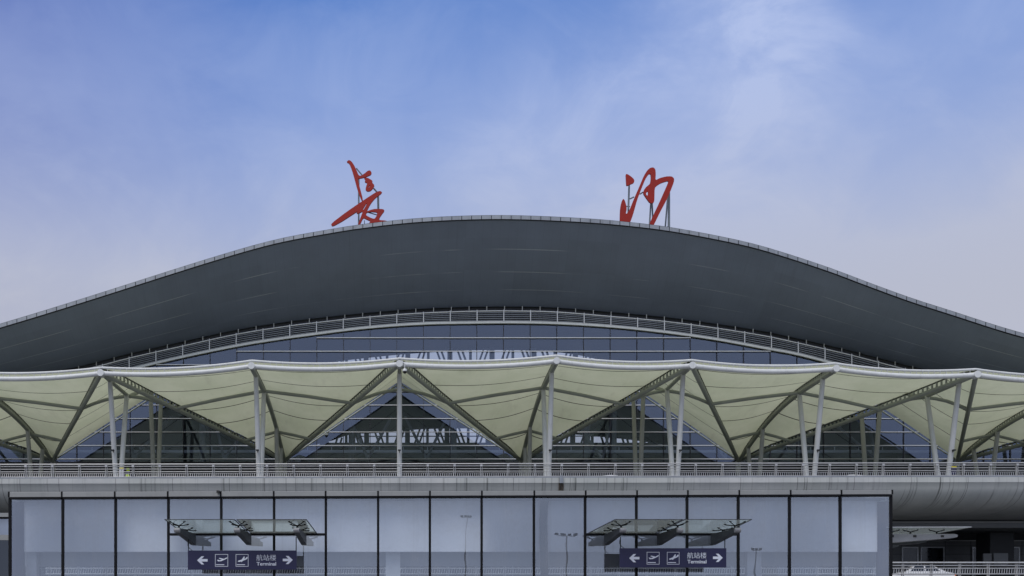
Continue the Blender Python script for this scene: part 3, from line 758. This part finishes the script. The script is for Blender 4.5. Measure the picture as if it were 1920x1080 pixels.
# ------------------------------------------------------------------ cars
def make_car(label, paint, group, tail):
    t_ = thing('parked_car', label, 'car', (0, 0, 0), group)
    body = [(-2.28, .32), (-2.30, .62), (-2.22, .86), (-1.75, .95), (-1.55, .98), (1.05, .95), (1.75, .86), (2.18, .74), (2.30, .55), (2.28, .30), (1.85, .22), (-1.8, .22)]
    m = MB(); m.prism(body, -.86, .86); obj('body', m, paint, t_, .09)
    def cab(pts, wb, wt):
        n = len(pts); m = MB(); z0 = .94; z1 = 1.47
        vs = []
        for s in (-1, 1):
            for x, z in pts:
                wv = lerp(wb, wt, (z - z0) / (z1 - z0)); vs.append((x, s * wv, z))
        m.add(vs, [tuple(range(n)), tuple(range(2*n-1, n-1, -1))] + [(i, i+n, (i+1) % n + n, (i+1) % n) for i in range(n)]); return m
    obj('cabin', cab([(-1.68, .94), (-1.25, 1.20), (-.72, 1.40), (-.2, 1.46), (.25, 1.44), (.62, 1.32), (1.22, .94)], .80, .60), paint, t_, .05)
    for s in (-1, 1):
        for (a, b) in (((-1.22, 1.0), (-.22, 1.36)), ((-.12, 1.0), (.85, 1.36))):
            m = MB()
            q = [(a[0], a[1]), (b[0], a[1]), (min(b[0], .52) if b[0] > 0 else b[0], b[1]), (max(a[0], -.78), b[1])]
            vs = [(x, s * (lerp(.80, .60, (z - .94) / .53) + .012), z) for x, z in q]
            m.add(vs, [(0, 1, 2, 3)]); obj('side_window', m, M['car_glass'], t_)
    for pts in (((1.10, 1.02), (.66, 1.31)), ((-1.60, 1.01), (-1.0, 1.32))):
        (xa, za), (xb, zb) = pts; sg = 1 if xa > 0 else -1
        m = MB(); m.add([(xa + sg * .05, -.68, za + .03), (xa + sg * .05, .68, za + .03), (xb + sg * .05, .52, zb + .03), (xb + sg * .05, -.52, zb + .03)], [(0, 1, 2, 3)])
        obj('windscreen', m, M['car_glass'], t_)
    for x in (-1.38, 1.38):
        for s in (-1, 1):
            m = MB(); m.tube([(x, s * .66, .32), (x, s * .88, .32)], .32, 20); wv = obj('wheel', m, M['black'], t_)
            m = MB(); m.tube([(x, s * .87, .32), (x, s * .895, .32)], .20, 16); obj('rim', m, M['rim'], wv)
    for s in (-1, 1):
        m = MB(); m.box(2.16, 2.27, s * .68 - .15, s * .68 + .15, .60, .72); obj('headlight', m, M['lamp_clear'], t_, .03)
        m = MB(); m.box(-2.30, -2.16, s * .66 - .17, s * .66 + .2, .66, .82); obj('tail_light', m, tail, t_, .03)
    return t_
def place_car(c, px, y, z, rot=0): c.location = (PX(px, y), y, z); c.rotation_euler = (0, 0, rot)
car = make_car('white car on the elevated road, its roof just showing near the expansion joint', M['car_white'], 'cars on the elevated road', M['lamp_red'])
place_car(car, 1146, 74.6, DECK + .02 - .02)
for lab, px, y, z, rot, grp in (('pale car behind the elevated road railing, roof arch showing above the glass hall right end', 1592, 74.4, DECK, math.pi, 'cars on the elevated road'),
                          ('car at the far left end of the elevated road, rear red lamp near railing', -40, 74.6, DECK + .02, math.pi, 'cars on the elevated road'),
                          ('white car with orange lamp behind the lower road railing beside the glass hall', 1720, 72.6, ZC + 3.12, math.pi, 'cars on the lower road')):
    c = copy_tree(car); c['label'] = lab; c['group'] = grp; place_car(c, px, y, z, rot)
    if 'orange' in lab:
        for ch in c.children:
            if ch.name.startswith('tail_light'):
                ch.data = ch.data.copy(); ch.data.materials.clear(); ch.data.materials.append(M['lamp_orange'])

# ------------------------------------------------------------------ person in safety vest, notice board, folding barrier
def skin_mesh(name, verts, edges, radii, mat_, parent, sub=1, root=0):
    me = bpy.data.meshes.new(name); me.from_pydata([Vector(v) for v in verts], edges, [])
    o = bpy.data.objects.new(name, me); COL.objects.link(o)
    sk = o.modifiers.new('skin', 'SKIN'); sk.use_smooth_shade = True
    for i, r in enumerate(radii):
        rr = r if isinstance(r, tuple) else (r, r)
        me.skin_vertices[0].data[i].radius = rr; me.skin_vertices[0].data[i].use_root = (i == root)
    ss = o.modifiers.new('sub', 'SUBSURF'); ss.levels = sub; ss.render_levels = sub
    dg = bpy.context.evaluated_depsgraph_get(); dg.update()
    m2 = bpy.data.meshes.new_from_object(o.evaluated_get(dg)); m2.materials.clear(); m2.materials.append(mat_)
    bpy.data.objects.remove(o)
    for p in m2.polygons: p.use_smooth = True
    o = bpy.data.objects.new(name, m2); COL.objects.link(o); o.parent = parent; BASE[o.name] = BASE[parent.name].copy()
    return o
def person(px, d, z):
    t_ = thing('person', 'person in yellow-green safety vest and cap standing behind the elevated road railing', 'person', (PX(px, d), d, z))
    V = []; E = []; RR = []
    def a(p, r, par=None):
        V.append(p); RR.append(r)
        if par is not None: E.append((par, len(V) - 1))
        return len(V) - 1
    pel = a((0, 0, .93), (.15, .11)); wa = a((0, 0, 1.08), (.135, .10), pel); ch = a((0, 0, 1.28), (.165, .115), wa); sh = a((0, .01, 1.40), (.13, .08), ch)
    nk = a((0, 0, 1.48), .055, sh); hd = a((0, -.01, 1.56), .075, nk); h2 = a((0, -.015, 1.64), (.078, .092), hd); a((0, -.01, 1.71), .055, h2); a((0, -.10, 1.60), .016, hd)
    for s in (-1, 1):
        hp = a((s * .09, 0, .86), .085, pel); kn = a((s * .10, -.02, .48), .06, hp); an = a((s * .10, .02, .09), .042, kn); a((s * .11, -.16, .04), .04, an)
        so_ = a((s * .19, .01, 1.38), .06, sh); eb = a((s * .24, .03, 1.12), .045, so_); wr = a((s * .23, -.12, .93), .03, eb); pm = a((s * .225, -.16, .87), (.035, .02), wr)
        for k, (dy, ln) in enumerate(((-.03, .07), (-.01, .08), (.01, .075), (.03, .06))):
            f1 = a((s * .225, -.18 + dy, .87 - ln * .6), .010, pm); a((s * .215, -.175 + dy, .87 - ln * 1.2), .008, f1)
        a((s * .195, -.19, .86), .010, pm)
    skin_mesh('body', V, E, RR, M['navy_cloth'], t_)
    V = []; E = []; RR = []
    b0 = a((0, 0, .95), (.165, .125)); b1 = a((0, 0, 1.10), (.155, .12), b0); b2 = a((0, 0, 1.28), (.185, .135), b1); b3 = a((0, .01, 1.41), (.15, .095), b2)
    skin_mesh('safety_vest', V, E, RR, M['hivis'], t_)
    m = MB(); c = BASE[t_.name]
    m.tube([c + Vector((0, 0, 1.06)), c + Vector((0, 0, 1.11))], .172, 18); bandm = obj('reflective_band', m, M['hivis_band'], t_)
    V = []; E = []; RR = []
    h0 = a((0, -.015, 1.555), .082); h1_ = a((0, -.02, 1.63), (.083, .095), h0)
    skin_mesh('face', V, E, RR, M['skin'], t_)
    V = []; E = []; RR = []
    h0 = a((0, -.01, 1.66), .098); a((0, -.01, 1.74), .07, h0); a((0, -.15, 1.655), (.06, .014), h0)
    skin_mesh('cap', V, E, RR, M['hivis'], t_)
    return t_
pr = person(239.5, 72.6, DECK - .05)
pr.rotation_euler = (0, 0, R(25))
t_ = thing('folding_barrier', 'narrow yellow and white folding barrier leaning beside the leftmost front column', 'barrier', (PX(228, 71.2), 71.2, DECK))
x = PX(228, 71.2); zt = PZ(876.5, 71.2)
for dx in (-.10, .10):
    m = MB(); m.bar((x + dx, 71.2, DECK), (x + dx, 71.2, zt), .05, .05); obj('upright', m, M['sign_white'], t_)
m = MB()
for zz in (zt - .06, DECK + .75, DECK + .1): m.box(x - .13, x + .13, 71.16, 71.24, zz - .05, zz + .05)
obj('crossbar', m, M['yellow'], t_)
t_ = thing('notice_board', 'upright navy notice board with yellow top and foot beside the rightmost V column', 'board', (PX(1788, 71), 71, DECK))
x = PX(1788, 71); z0 = PZ(897, 71); z1 = PZ(874.5, 71)
m = MB(); m.box(x - .17, x + .17, 70.95, 71.02, z0 + .22, z1 - .1); obj('panel', m, M['sign_blue'], t_)
m = MB(); m.box(x - .175, x + .175, 70.94, 71.03, z1 - .1, z1); obj('header', m, M['yellow'], t_)
m = MB(); m.box(x - .175, x + .175, 70.94, 71.03, z0, z0 + .22); m.box(x - .175, x + .175, 70.94, 71.03, DECK, z0); obj('foot_panel', m, M['yellow'], t_)

# ------------------------------------------------------------------ lower road, its railing and the building under the bridge
LZ = ZC + 3.12
low = MB(); low.box(RX0, RX1, 68.4, 84.0, LZ - .8, LZ); struct('lower_road', low, M['asphalt'])
DL = 68.8
lr = thing('lower_railing', 'stainless steel railing with balusters along the lower road beneath the elevated one', 'railing', (0, DL, LZ))
for y, r, dd in ((1055, .055, -.1), (1060.3, .042, 0), (1065.6, .038, 0), (1076.3, .04, 0)):
    m = MB(); m.tube([(RX0, DL + dd, PZ(y, DL)), (RX1, DL + dd, PZ(y, DL))], r, 8); obj('rail', m, M['stainless'], lr)
px = -200 
while px < 2250:
    x = PX(px + 27, DL); m = MB()
    for s in (-1, 1): m.box(x + s * .055 - .012, x + s * .055 + .012, DL - .06, DL + .06, LZ, PZ(1057, DL))
    obj('post', m, M['stainless'], lr); px += 53.3
m = MB(); x = PX(-60, DL); x1 = PX(1990, DL)
while x < x1:
    m.bar((x - .03, DL - .03, PZ(1076.3, DL)), (x + .03, DL + .03, PZ(1066, DL)), .032, .03, (0, 1, 0)); x += .165
obj('balusters', m, M['stainless'], lr, kind='stuff')
DW = 84.0
ab = thing('arrivals_building', 'dark grey panelled building with framed windows in the shade below the elevated road', 'building', (0, DW, LZ))
m = MB(); m.box(RX0, RX1, DW, DW + .4, LZ - .8, PZ(1013, DW)); obj('wall', m, M['wall_panel'], ab)
m = MB(); m.box(RX0, RX1, DW - .05, DW - .002, PZ(1014.5, DW), PZ(1013, DW)); obj('cornice', m, M['trim'], ab)
m = MB(); m.box(RX0, RX1, DW + .4, DW + .6, PZ(1013, DW), ZC + 8.0); obj('upper_wall', m, M['inner_dark'], ab)
for yj in (1023.5, 1039):
    m = MB(); m.box(RX0, RX1, DW - .02, DW - .002, PZ(yj + .5, DW), PZ(yj - .3, DW)); obj('panel_joint', m, M['mullion'], ab)
for pxj in [1772, 1820] + list(range(-100, 1660, 48)) + [1916, 1964]:
    m = MB(); m.box(PX(pxj, DW) - .02, PX(pxj, DW) + .02, DW - .024, DW - .022, LZ, PZ(1014.6, DW)); obj('panel_joint', m, M['mullion'], ab)
wins = [(1690, 1721), (1725, 1770), (1822, 1843), (1894, 1911)] + [(p, p + 42) for p in range(-80, 1640, 100)]
for a, b in wins:
    m = MB(); za, zb = LZ + .05, PZ(1025.5, DW); xa, xb = PX(a, DW), PX(b, DW)
    for bx in ((xa, xa + .1, za, zb), (xb - .1, xb, za, zb), (xa + .1, xb - .1, zb - .09, zb)):
        m.box(bx[0], bx[1], DW - .10, DW - .026, bx[2], bx[3])
    wf = obj('window', m, M['trim'], ab)
    m = MB(); m.box(xa + .1, xb - .1, DW - .06, DW - .03, za, zb - .09); obj('pane', m, M['window'], wf)
m = MB(); x = PX(1876, 78.9); m.box(x - .55, x + .55, 78.85, 79.05, PZ(1062, 79), PZ(1037.5, 79)); bo_ = tag(obj('utility_cabinet', m, M['inner_wall']), 'pale grey cabinet fixed to the dark pier beneath the elevated road', 'cabinet')
m = MB(); x = PX(1851, 78.9); m.box(x - .32, x + .32, 78.85, 79.05, PZ(1062, 79), PZ(1038, 79)); tag(obj('utility_cabinet', m, M['wall_panel']), 'narrow dark grey cabinet left of the pale one on the pier', 'cabinet')

# ------------------------------------------------------------------ glass hall in the foreground
DK = 40.0
kio = thing('glass_hall', 'low glass entrance hall with black mullions and grey fascia in the foreground', 'building', (0, DK, 0))
mx = [19, 118, 217, 316, 415, 514, 611, 709, 806, 903, 1001, 1097, 1193, 1288, 1384, 1480, 1575, 1670]
def ktop(px): return lerp(923.3, 919.8, px / 1670)
def kline(px): return lerp(933.4, 927.9, px / 1670)
TRY = 1002.0
for i in range(len(mx) - 1):
    a, b = mx[i], mx[i + 1]; xa, xb = PX(a, DK), PX(b, DK)
    m = MB(); m.add([(xa + .03, DK - .14, PZ(ktop(a), DK)), (xb - .03, DK - .14, PZ(ktop(b), DK)), (xb - .03, DK - .14, PZ(kline(b), DK)), (xa + .03, DK - .14, PZ(kline(a), DK)),
                     (xa + .03, DK - .01, PZ(ktop(a), DK)), (xb - .03, DK - .01, PZ(ktop(b), DK)), (xb - .03, DK - .01, PZ(kline(b), DK)), (xa + .03, DK - .01, PZ(kline(a), DK))],
                    [(0, 1, 2, 3), (0, 4, 5, 1), (3, 2, 6, 7), (0, 3, 7, 4), (1, 5, 6, 2), (4, 7, 6, 5)])
    obj('fascia_panel', m, M['kiosk_fascia'], kio, .01)
    m = MB(); tw = random.uniform(-.0022, .0022); tv = random.uniform(-.0016, .0016); xm = (xa + xb) / 2
    def yy(x, z): return DK + tw * (x - xm) + tv * (z - 3.5)
    z1 = PZ(kline((a + b) / 2) + 3, DK)
    m.add([(xa, yy(xa, 0), 0), (xb, yy(xb, 0), 0), (xb, yy(xb, z1), z1), (xa, yy(xa, z1), z1)], [(0, 1, 2, 3)])
    obj('glass_pane', m, M['kiosk_glass'], kio)
    m = MB(); m.bar((xa + .05, DK - .06, PZ(kline(a) + 1.2, DK)), (xb - .05, DK - .06, PZ(kline(b) + 1.2, DK)), .16, .075); obj('head_frame', m, M['dark_steel'], kio)
    if 316 <= a < 610 or 1097 <= a < 1384:
        m = MB(); m.box(xa + .05, xb - .05, DK - .12, DK + .06, PZ(TRY + 2.2, DK), PZ(TRY - 1.8, DK)); obj('transom', m, M['dark_steel'], kio)
for p in mx:
    x = PX(p, DK); m = MB(); m.box(x - .046, x + .046, DK - .06, DK + .02, 0, PZ(kline(p) + .2, DK)); m.box(x - .03, x + .03, DK - .15, DK - .06, PZ(kline(p), DK), PZ(ktop(p) - .6, DK)); obj('mullion', m, M['dark_steel'], kio)
xa, xb = PX(19, DK), PX(1670, DK); zt = PZ(918, DK)
m = MB(); m.add([(xa, DK - .1, PZ(ktop(19), DK) - .03), (xb, DK - .1, PZ(ktop(1670), DK) - .03), (xb, DK + 7, zt + .02), (xa, DK + 7, zt - .08)], [(0, 1, 2, 3)]); obj('roof', m, M['roof'], kio)
m = MB(); m.box(xa + .1, xb - .1, DK + .25, DK + 6.8, zt - .36, zt - .30); obj('ceiling', m, M['inner_wall'], kio)
m = MB(); m.box(PX(43, 40.6), PX(1647, 40.6), 40.6, 40.75, PZ(1034.5, 40.6), zt - .32); obj('inner_screen', m, M['blind'], kio)
m = MB(); m.box(xa + .1, xb - .1, DK + .1, DK + 6.9, .01, .06); obj('floor', m, M['ground'], kio)
for sx in (xa, xb):
    m = MB(); m.add([(sx, DK + .1, 0), (sx, DK + 7, 0), (sx, DK + 7, zt - .3), (sx, DK + .1, zt - .3)], [(0, 1, 2, 3)]); obj('end_glass', m, M['kiosk_glass'], kio)
M['frosted'] = glass_mat('clear back glass', (.55, .58, .62), (.9, .95, 1), .10)
m = MB(); m.add([(xa, DK + 7, 0), (xb, DK + 7, 0), (xb, DK + 7, zt - .2), (xa, DK + 7, zt - .2)], [(0, 1, 2, 3)]); obj('back_glass', m, M['frosted'], kio)
M['lower_fill_sheet'] = mat('grey fill sheet', (.31, .32, .34), .8, 0, .05, .5)
M['end_shade'] = mat('painted end shade', (.018, .017, .034), .6, 0, .05, .5)  # dark sheets stand in for the dim interior at the hall ends
for a, b in ((20, 43), (1647, 1669)):
    m = MB(); m.box(PX(a, 40.5), PX(b, 40.5), 40.55, 40.7, .06, zt - .4); obj('end_shade', m, M['end_shade'], kio)
m = MB(); m.box(PX(43, 41.4), PX(1647, 41.4), 41.40, 41.45, PZ(1062, 41.4), PZ(1031, 41.4)); obj('lower_fill_sheet', m, M['lower_fill_sheet'], kio)  # grey sheet added inside to lift the tone of the lower glass
for p, wpx, mt in ((65, 20, 'inner_white'), (737, 27, 'inner_white'), (1408, 26, 'inner_white')):
    m = MB(); m.box(PX(p - wpx / 2, 41.5), PX(p + wpx / 2, 41.5), 41.1, 41.38, .06, PZ(1034, 41.5)); obj('inner_column', m, M[mt], kio)
pts = [(1021, 1085), (1020.5, 1060), (1019.5, 1030), (1019, 1000), (1018.5, 975), (1020, 950), (1022.5, 932)]
m = MB(); m.tube([P(1022, 1263, 40.35)] + [P(x, y, 40.35) for x, y in pts], .16, 12); obj('reflection_tube', m, M['dark_steel'], kio)  # dark curved tube added to imitate a warped reflection in the panes

# awnings: sloped glass on three tapered brackets
def awning(label, xs, x0f, x1f, x0b, x1b):
    xm = (xs[0] + xs[-1]) / 2
    t_ = thing('glass_awning', label, 'awning', (xm, DK, PZ(1010, DK)), 'glass awnings on the hall')
    yf, yb = DK - 3.3, DK - .16
    zf, zb = PZ(974, yf), PZ(1000.5, DK)
    m = MB(); th = .02
    nseg = len(xs) - 1
    cut = [0] + [k / nseg for k in range(1, nseg)] + [1]
    for a, b in zip(cut, cut[1:]):
        e = .008
        fa, fb = lerp(x0f, x1f, a + e), lerp(x0f, x1f, b - e); ba, bb = lerp(x0b, x1b, a + e), lerp(x0b, x1b, b - e)
        m = MB(); m.add([(fa, yf, zf), (fb, yf, zf), (bb, yb, zb), (ba, yb, zb)], [(0, 1, 2, 3)]); gp = obj('glass_sheet', m, M['awning_glass'], t_)
        m = MB(); m.bar((fa, yf, zf), (fb, yf, zf), .03, .022); m.bar((ba, yb, zb), (bb, yb, zb), .03, .022); m.bar((fa, yf, zf), (ba, yb, zb), .03, .022); m.bar((fb, yf, zf), (bb, yb, zb), .03, .022)
        obj('sheet_edge', m, M['bracket'], gp)
    for x in xs:
        z0, z1 = ZC + 3.30, ZC + 3.72
        tipy = DK - 3.05
        prof_ = [(DK - .14, z0), (DK - .14, z1), (tipy, ZC + 3.68), (tipy - .06, ZC + 3.66), (tipy - .085, ZC + 3.60), (tipy - .06, ZC + 3.54), (tipy + .05, ZC + 3.515)]
        m = MB(); m.profile_x(prof_, x - .10, x + .10); br = obj('bracket', m, M['bracket'], t_, .012)
        m = MB(); m.tube([(x - .102, tipy, ZC + 3.60), (x + .102, tipy, ZC + 3.60)], .09, 16); obj('tip', m, M['bracket_tip'], br)
        for yy_ in (DK - 2.75, DK - 1.35):
            zg = lerp(zf, zb, (yy_ - yf) / (yb - yf)); base = Vector((x, yy_, lerp(ZC + 3.70, z1, (yy_ - tipy) / 3)))
            m = MB(); hub = base + Vector((0, 0, max(.06, (zg - base.z) * .4))); m.tube([base, hub], .035, 8)
            for sx in (-1, 1):
                for sy in (-1, 1):
                    e = Vector((x + sx * .26, yy_ + sy * .30, lerp(zf, zb, (yy_ + sy * .30 - yf) / (yb - yf)) - .02))
                    m.tube([hub, hub.lerp(e, .5) - up * .02, e - up * .03, e], .018, 6)
                    m.tube([e - up * .03, e], .045, 8)
            obj('spider_fitting', m, M['dark_steel'], t_)
    return t_
awning('left glass awning on three tapered dark brackets above the left terminal sign', [-8.02, -5.86, -3.72], -8.45, -3.30, -8.45, -3.18)
awning('right glass awning on three tapered dark brackets above the right terminal sign', [8.06, 10.12, 12.20], 7.70, 12.66, 7.30, 12.66)
# third awning on the right end of the hall, seen from its side
t_ = thing('glass_awning', 'third glass awning seen from the side, jutting from the right end of the hall', 'awning', (xb, DK + 3, ZC + 3.5), 'glass awnings on the hall')
def side_awning():
    ys = (DK + 1.0, DK + 3.4, DK + 5.8); x0, x1 = xb + .02, xb + 3.37
    zi, zo = ZC + 4.05, ZC + 4.06
    for a, b in ((DK + .4, DK + 3.4), (DK + 3.42, DK + 6.4)):
        m = MB(); m.add([(x0, a, zi), (x1, a, zo), (x1, b, zo), (x0, b, zi)], [(0, 1, 2, 3)]); gp = obj('glass_sheet', m, M['awning_glass'], t_)
        m = MB(); m.bar((x0, a, zi), (x1, a, zo), .03, .03); m.bar((x1, a, zo), (x1, b, zo), .03, .03); obj('sheet_edge', m, M['trim'], gp)
    for y in ys:
        pr_ = [(x0, ZC + 3.44), (x0, ZC + 3.83), (x0 + 2.95, ZC + 3.83), (x0 + 3.05, ZC + 3.80), (x0 + 3.08, ZC + 3.75), (x0 + 3.04, ZC + 3.70), (x0 + 2.9, ZC + 3.67)]
        m = MB(); m.prism(pr_, y - .15, y + .15); br = obj('bracket', m, M['bracket_tip'] if y == ys[0] else M['bracket'], t_, .012)
        m = MB()
        for hx in (x0 + .45, x0 + 1.35, x0 + 2.45): m.box(hx - .06, hx + .06, y - .17, y + .17, ZC + 3.70, ZC + 3.78)
        obj('bolt', m, M['black'], br)
        m = MB()
        for hx in (x0 + .5, x0 + 1.25, x0 + 2.3):
            zg = lerp(zi, zo, (hx - x0) / 3.15); hub = Vector((hx, y, ZC + 3.92)); m.tube([(hx, y, ZC + 3.82), hub], .035, 8)
            for sx in (-.3, .3):
                e = Vector((hx + sx, y, lerp(zi, zo, (hx + sx - x0) / 3.15) - .02)); m.tube([hub, e - up * .04, e], .02, 6)
        obj('spider_fitting', m, M['dark_steel'], t_)
side_awning()
m = MB(); x = PX(411, DK); m.box(x - .05, x + .06, DK - .34, DK - .16, PZ(926, DK), PZ(921.5, DK)); m.bar((x, DK - .16, PZ(923, DK)), (x + .08, DK - .15, PZ(923, DK)), .04, .04)
tag(obj('security_camera', m, M['black'], None, .01), 'small black box camera on the grey fascia of the glass hall', 'security camera')

# ------------------------------------------------------------------ hanging signs
def text_mesh(name, body, x, z, size, y, parent, mat_, width=None, bold=0):
    cu = bpy.data.curves.new(name, 'FONT'); cu.body = body; cu.size = size; cu.extrude = .004; cu.offset = bold
    tmp = bpy.data.objects.new(name + '_type', cu); COL.objects.link(tmp)
    dg = bpy.context.evaluated_depsgraph_get(); dg.update()
    me = bpy.data.meshes.new_from_object(tmp.evaluated_get(dg)); bpy.data.objects.remove(tmp)
    x0 = min(v.co.x for v in me.vertices); x1 = max(v.co.x for v in me.vertices); y0 = min(v.co.y for v in me.vertices); y1 = max(v.co.y for v in me.vertices)
    for v in me.vertices:
        v.co.x = (v.co.x - x0) / (x1 - x0) * width[0]; v.co.y = (v.co.y - y0) / (y1 - y0) * width[1]
    offv = BASE[parent.name]
    me.transform(Matrix.Translation(Vector((x, y, z)) - offv) @ Matrix.Rotation(R(90), 4, 'X'))
    me.materials.clear(); me.materials.append(mat_)
    o = bpy.data.objects.new(name, me); COL.objects.link(o); o.parent = parent; BASE[o.name] = offv.copy(); return o
def hanging_sign(label, x0, x1, z0, z1, hang):
    d = 38.5
    t_ = thing('terminal_sign', label, 'sign', ((x0 + x1) / 2, d, z0), 'navy terminal signs under the awnings')
    m = MB(); m.box(x0, x1, d, d + .12, z0, z1); pn = obj('panel', m, M['sign_blue'], t_, .01)
    wv, hv = x1 - x0, z1 - z0
    def U(zx): return x0 + (zx - 437) / 1196 * wv
    def Vz(zy): return z1 - (zy - 467) / 215 * hv
    yf = d - .006
    def shape(name, polys):
        for pl in polys: pass
        m = MB()
        for pl in polys: m.prism([(U(a), Vz(b)) for a, b in pl], yf, d - .001)
        return obj(name, m, M['sign_white'], t_)
    shape('left_arrow', [[(540, 578), (588, 533), (618, 533), (588, 564), (655, 564), (655, 592), (588, 592), (618, 624), (588, 624)]])
    shape('right_arrow', [[(1592, 574), (1544, 529), (1514, 529), (1544, 560), (1482, 560), (1482, 588), (1544, 588), (1514, 620), (1544, 620)]])
    def frame(x_a, x_b, y_a, y_b, t=4.5):
        return [[(x_a, y_a), (x_b, y_a), (x_b, y_a + t), (x_a, y_a + t)], [(x_a, y_b - t), (x_b, y_b - t), (x_b, y_b), (x_a, y_b)],
                [(x_a, y_a + t), (x_a + t, y_a + t), (x_a + t, y_b - t), (x_a, y_b - t)], [(x_b - t, y_a + t), (x_b, y_a + t), (x_b, y_b - t), (x_b - t, y_b - t)]]
    shape('departure_icon', frame(738, 880, 510, 648) + [[(748, 623), (838, 623), (838, 631), (748, 631)],
        [(758, 574), (770, 572), (788, 578), (812, 570), (776, 556), (790, 551), (836, 562), (858, 549), (874, 546), (870, 556), (846, 569), (806, 588), (772, 590)]])
    shape('arrival_icon', frame(965, 1104, 510, 648) + [[(976, 623), (1066, 623), (1066, 631), (976, 631)],
        [(986, 592), (994, 582), (1030, 570), (1052, 538), (1064, 536), (1060, 562), (1074, 556), (1084, 540), (1096, 541), (1094, 558), (1078, 570), (1058, 578), (1044, 584), (1030, 597), (1022, 597), (1026, 589), (1004, 596)]])
    text_mesh('chinese_lettering', '航站楼', U(1192), Vz(581), .25, yf + .002, t_, M['sign_white'], (U(1408) - U(1192), Vz(515) - Vz(581)), -.001)
    text_mesh('lettering', 'Terminal', U(1194), Vz(637), .2, yf + .002, t_, M['sign_white'], (U(1408) - U(1194), Vz(597) - Vz(637)), .003)
    for hx in hang:
        m = MB(); m.tube([(hx, d + .06, z1), (hx, d + .06, ZC + 3.5)], .018, 8); obj('hanging_rod', m, M['dark_steel'], t_)
    m = MB(); hx = hang[0]; m.tube([(hx - .02, d + .08, ZC + 3.4), (hx - .03, d + .08, z1 + .18), (hx + .04, d + .08, z1 + .08), (hx + .14, d + .08, z1)], .012, 6); obj('cable', m, M['black'], t_)
    return t_
hanging_sign('left navy sign with arrows, plane icons and Terminal lettering under the left awning', PX(352, 38.5), PX(556, 38.5), PZ(1068, 38.5), PZ(1032, 38.5), (PX(352.8, 38.5), PX(556, 38.5) - .02))
hanging_sign('right navy sign with arrows, plane icons and Terminal lettering under the right awning', PX(1162.5, 38.5), PX(1362, 38.5), PZ(1064, 38.5), PZ(1027.8, 38.5), (PX(1163, 38.5) + .02, PX(1361, 38.5) - .02))

# ------------------------------------------------------------------ smaller glass hall beyond the left end
k2 = thing('glass_hall', 'second glass hall with pale fascia cut off at the left edge beyond the first', 'building', (-25, 52, 0))
D2 = 52.0; x0, x1 = PX(-420, D2), PX(24, D2)
m = MB(); m.box(x0, x1, D2 - .1, D2 + 5, PZ(969.5, D2), PZ(962, D2)); obj('fascia', m, M['kiosk_fascia'], k2)
m = MB(); m.box(x0, x1, D2 - .04, D2 + .1, PZ(973, D2), PZ(969.6, D2)); obj('head_frame', m, M['dark_steel'], k2)
m = MB(); m.add([(x0, D2, PZ(1003, D2)), (x1, D2, PZ(1003, D2)), (x1, D2, PZ(973, D2)), (x0, D2, PZ(973, D2))], [(0, 1, 2, 3)]); obj('glass_pane', m, M['kiosk_glass'], k2)
m = MB(); m.box(x0, x1, D2 + .35, D2 + .4, PZ(1003, D2), PZ(971, D2)); obj('inner_screen', m, M['blind'], k2)
m = MB(); m.box(x0, x1, D2 - .1, D2 + .2, PZ(1013, D2), PZ(1003.1, D2)); obj('band', m, M['kiosk_fascia'], k2)
m = MB(); m.add([(x0, D2, 0), (x1, D2, 0), (x1, D2, PZ(1013, D2)), (x0, D2, PZ(1013, D2))], [(0, 1, 2, 3)]); obj('lower_glass', m, M['frosted'], k2)
m = MB(); m.box(x0, x1, D2 + 4.6, D2 + 4.8, 0, PZ(1000, D2)); obj('back_wall', m, M['inner_dark'], k2)

# ------------------------------------------------------------------ lamp masts behind the viewer (they show only as reflections)
def mast(label, px, py, Lm, headw, n):
    x = PX(px, Lm); y = 2 * DK - Lm; z = PZ(py, Lm)
    t_ = thing('floodlight_mast', label, 'lamp mast', (x, y, 0), 'tall lamp masts mirrored in the glass hall')
    m = MB(); m.tube([(x, y, 0), (x, y, z * .5), (x, y, z)], [.30, .22, .12], 12); obj('pole', m, M['grey_steel'], t_)
    m = MB(); m.bar((x - headw / 2, y, z), (x + headw / 2, y, z), .2, .2); obj('head_frame', m, M['grey_steel'], t_)
    for k in range(n):
        hx = x + headw * (k / (n - 1) - .5)
        m = MB(); m.box(hx - .35, hx + .35, y - .3, y + .3, z + .1, z + .7); obj('lamp_head', m, M['bracket'], t_, .05)
mast('tallest thin lamp mast, mirrored in the middle glass of the hall', 877, 967, 280, 3.0, 4)
mast('lamp mast with wide head, mirrored left of the right awning', 1066, 1004, 200, 3.4, 4)
mast('short lamp mast mirrored in the glass right of the right sign', 1422, 1035, 200, 2.2, 3)
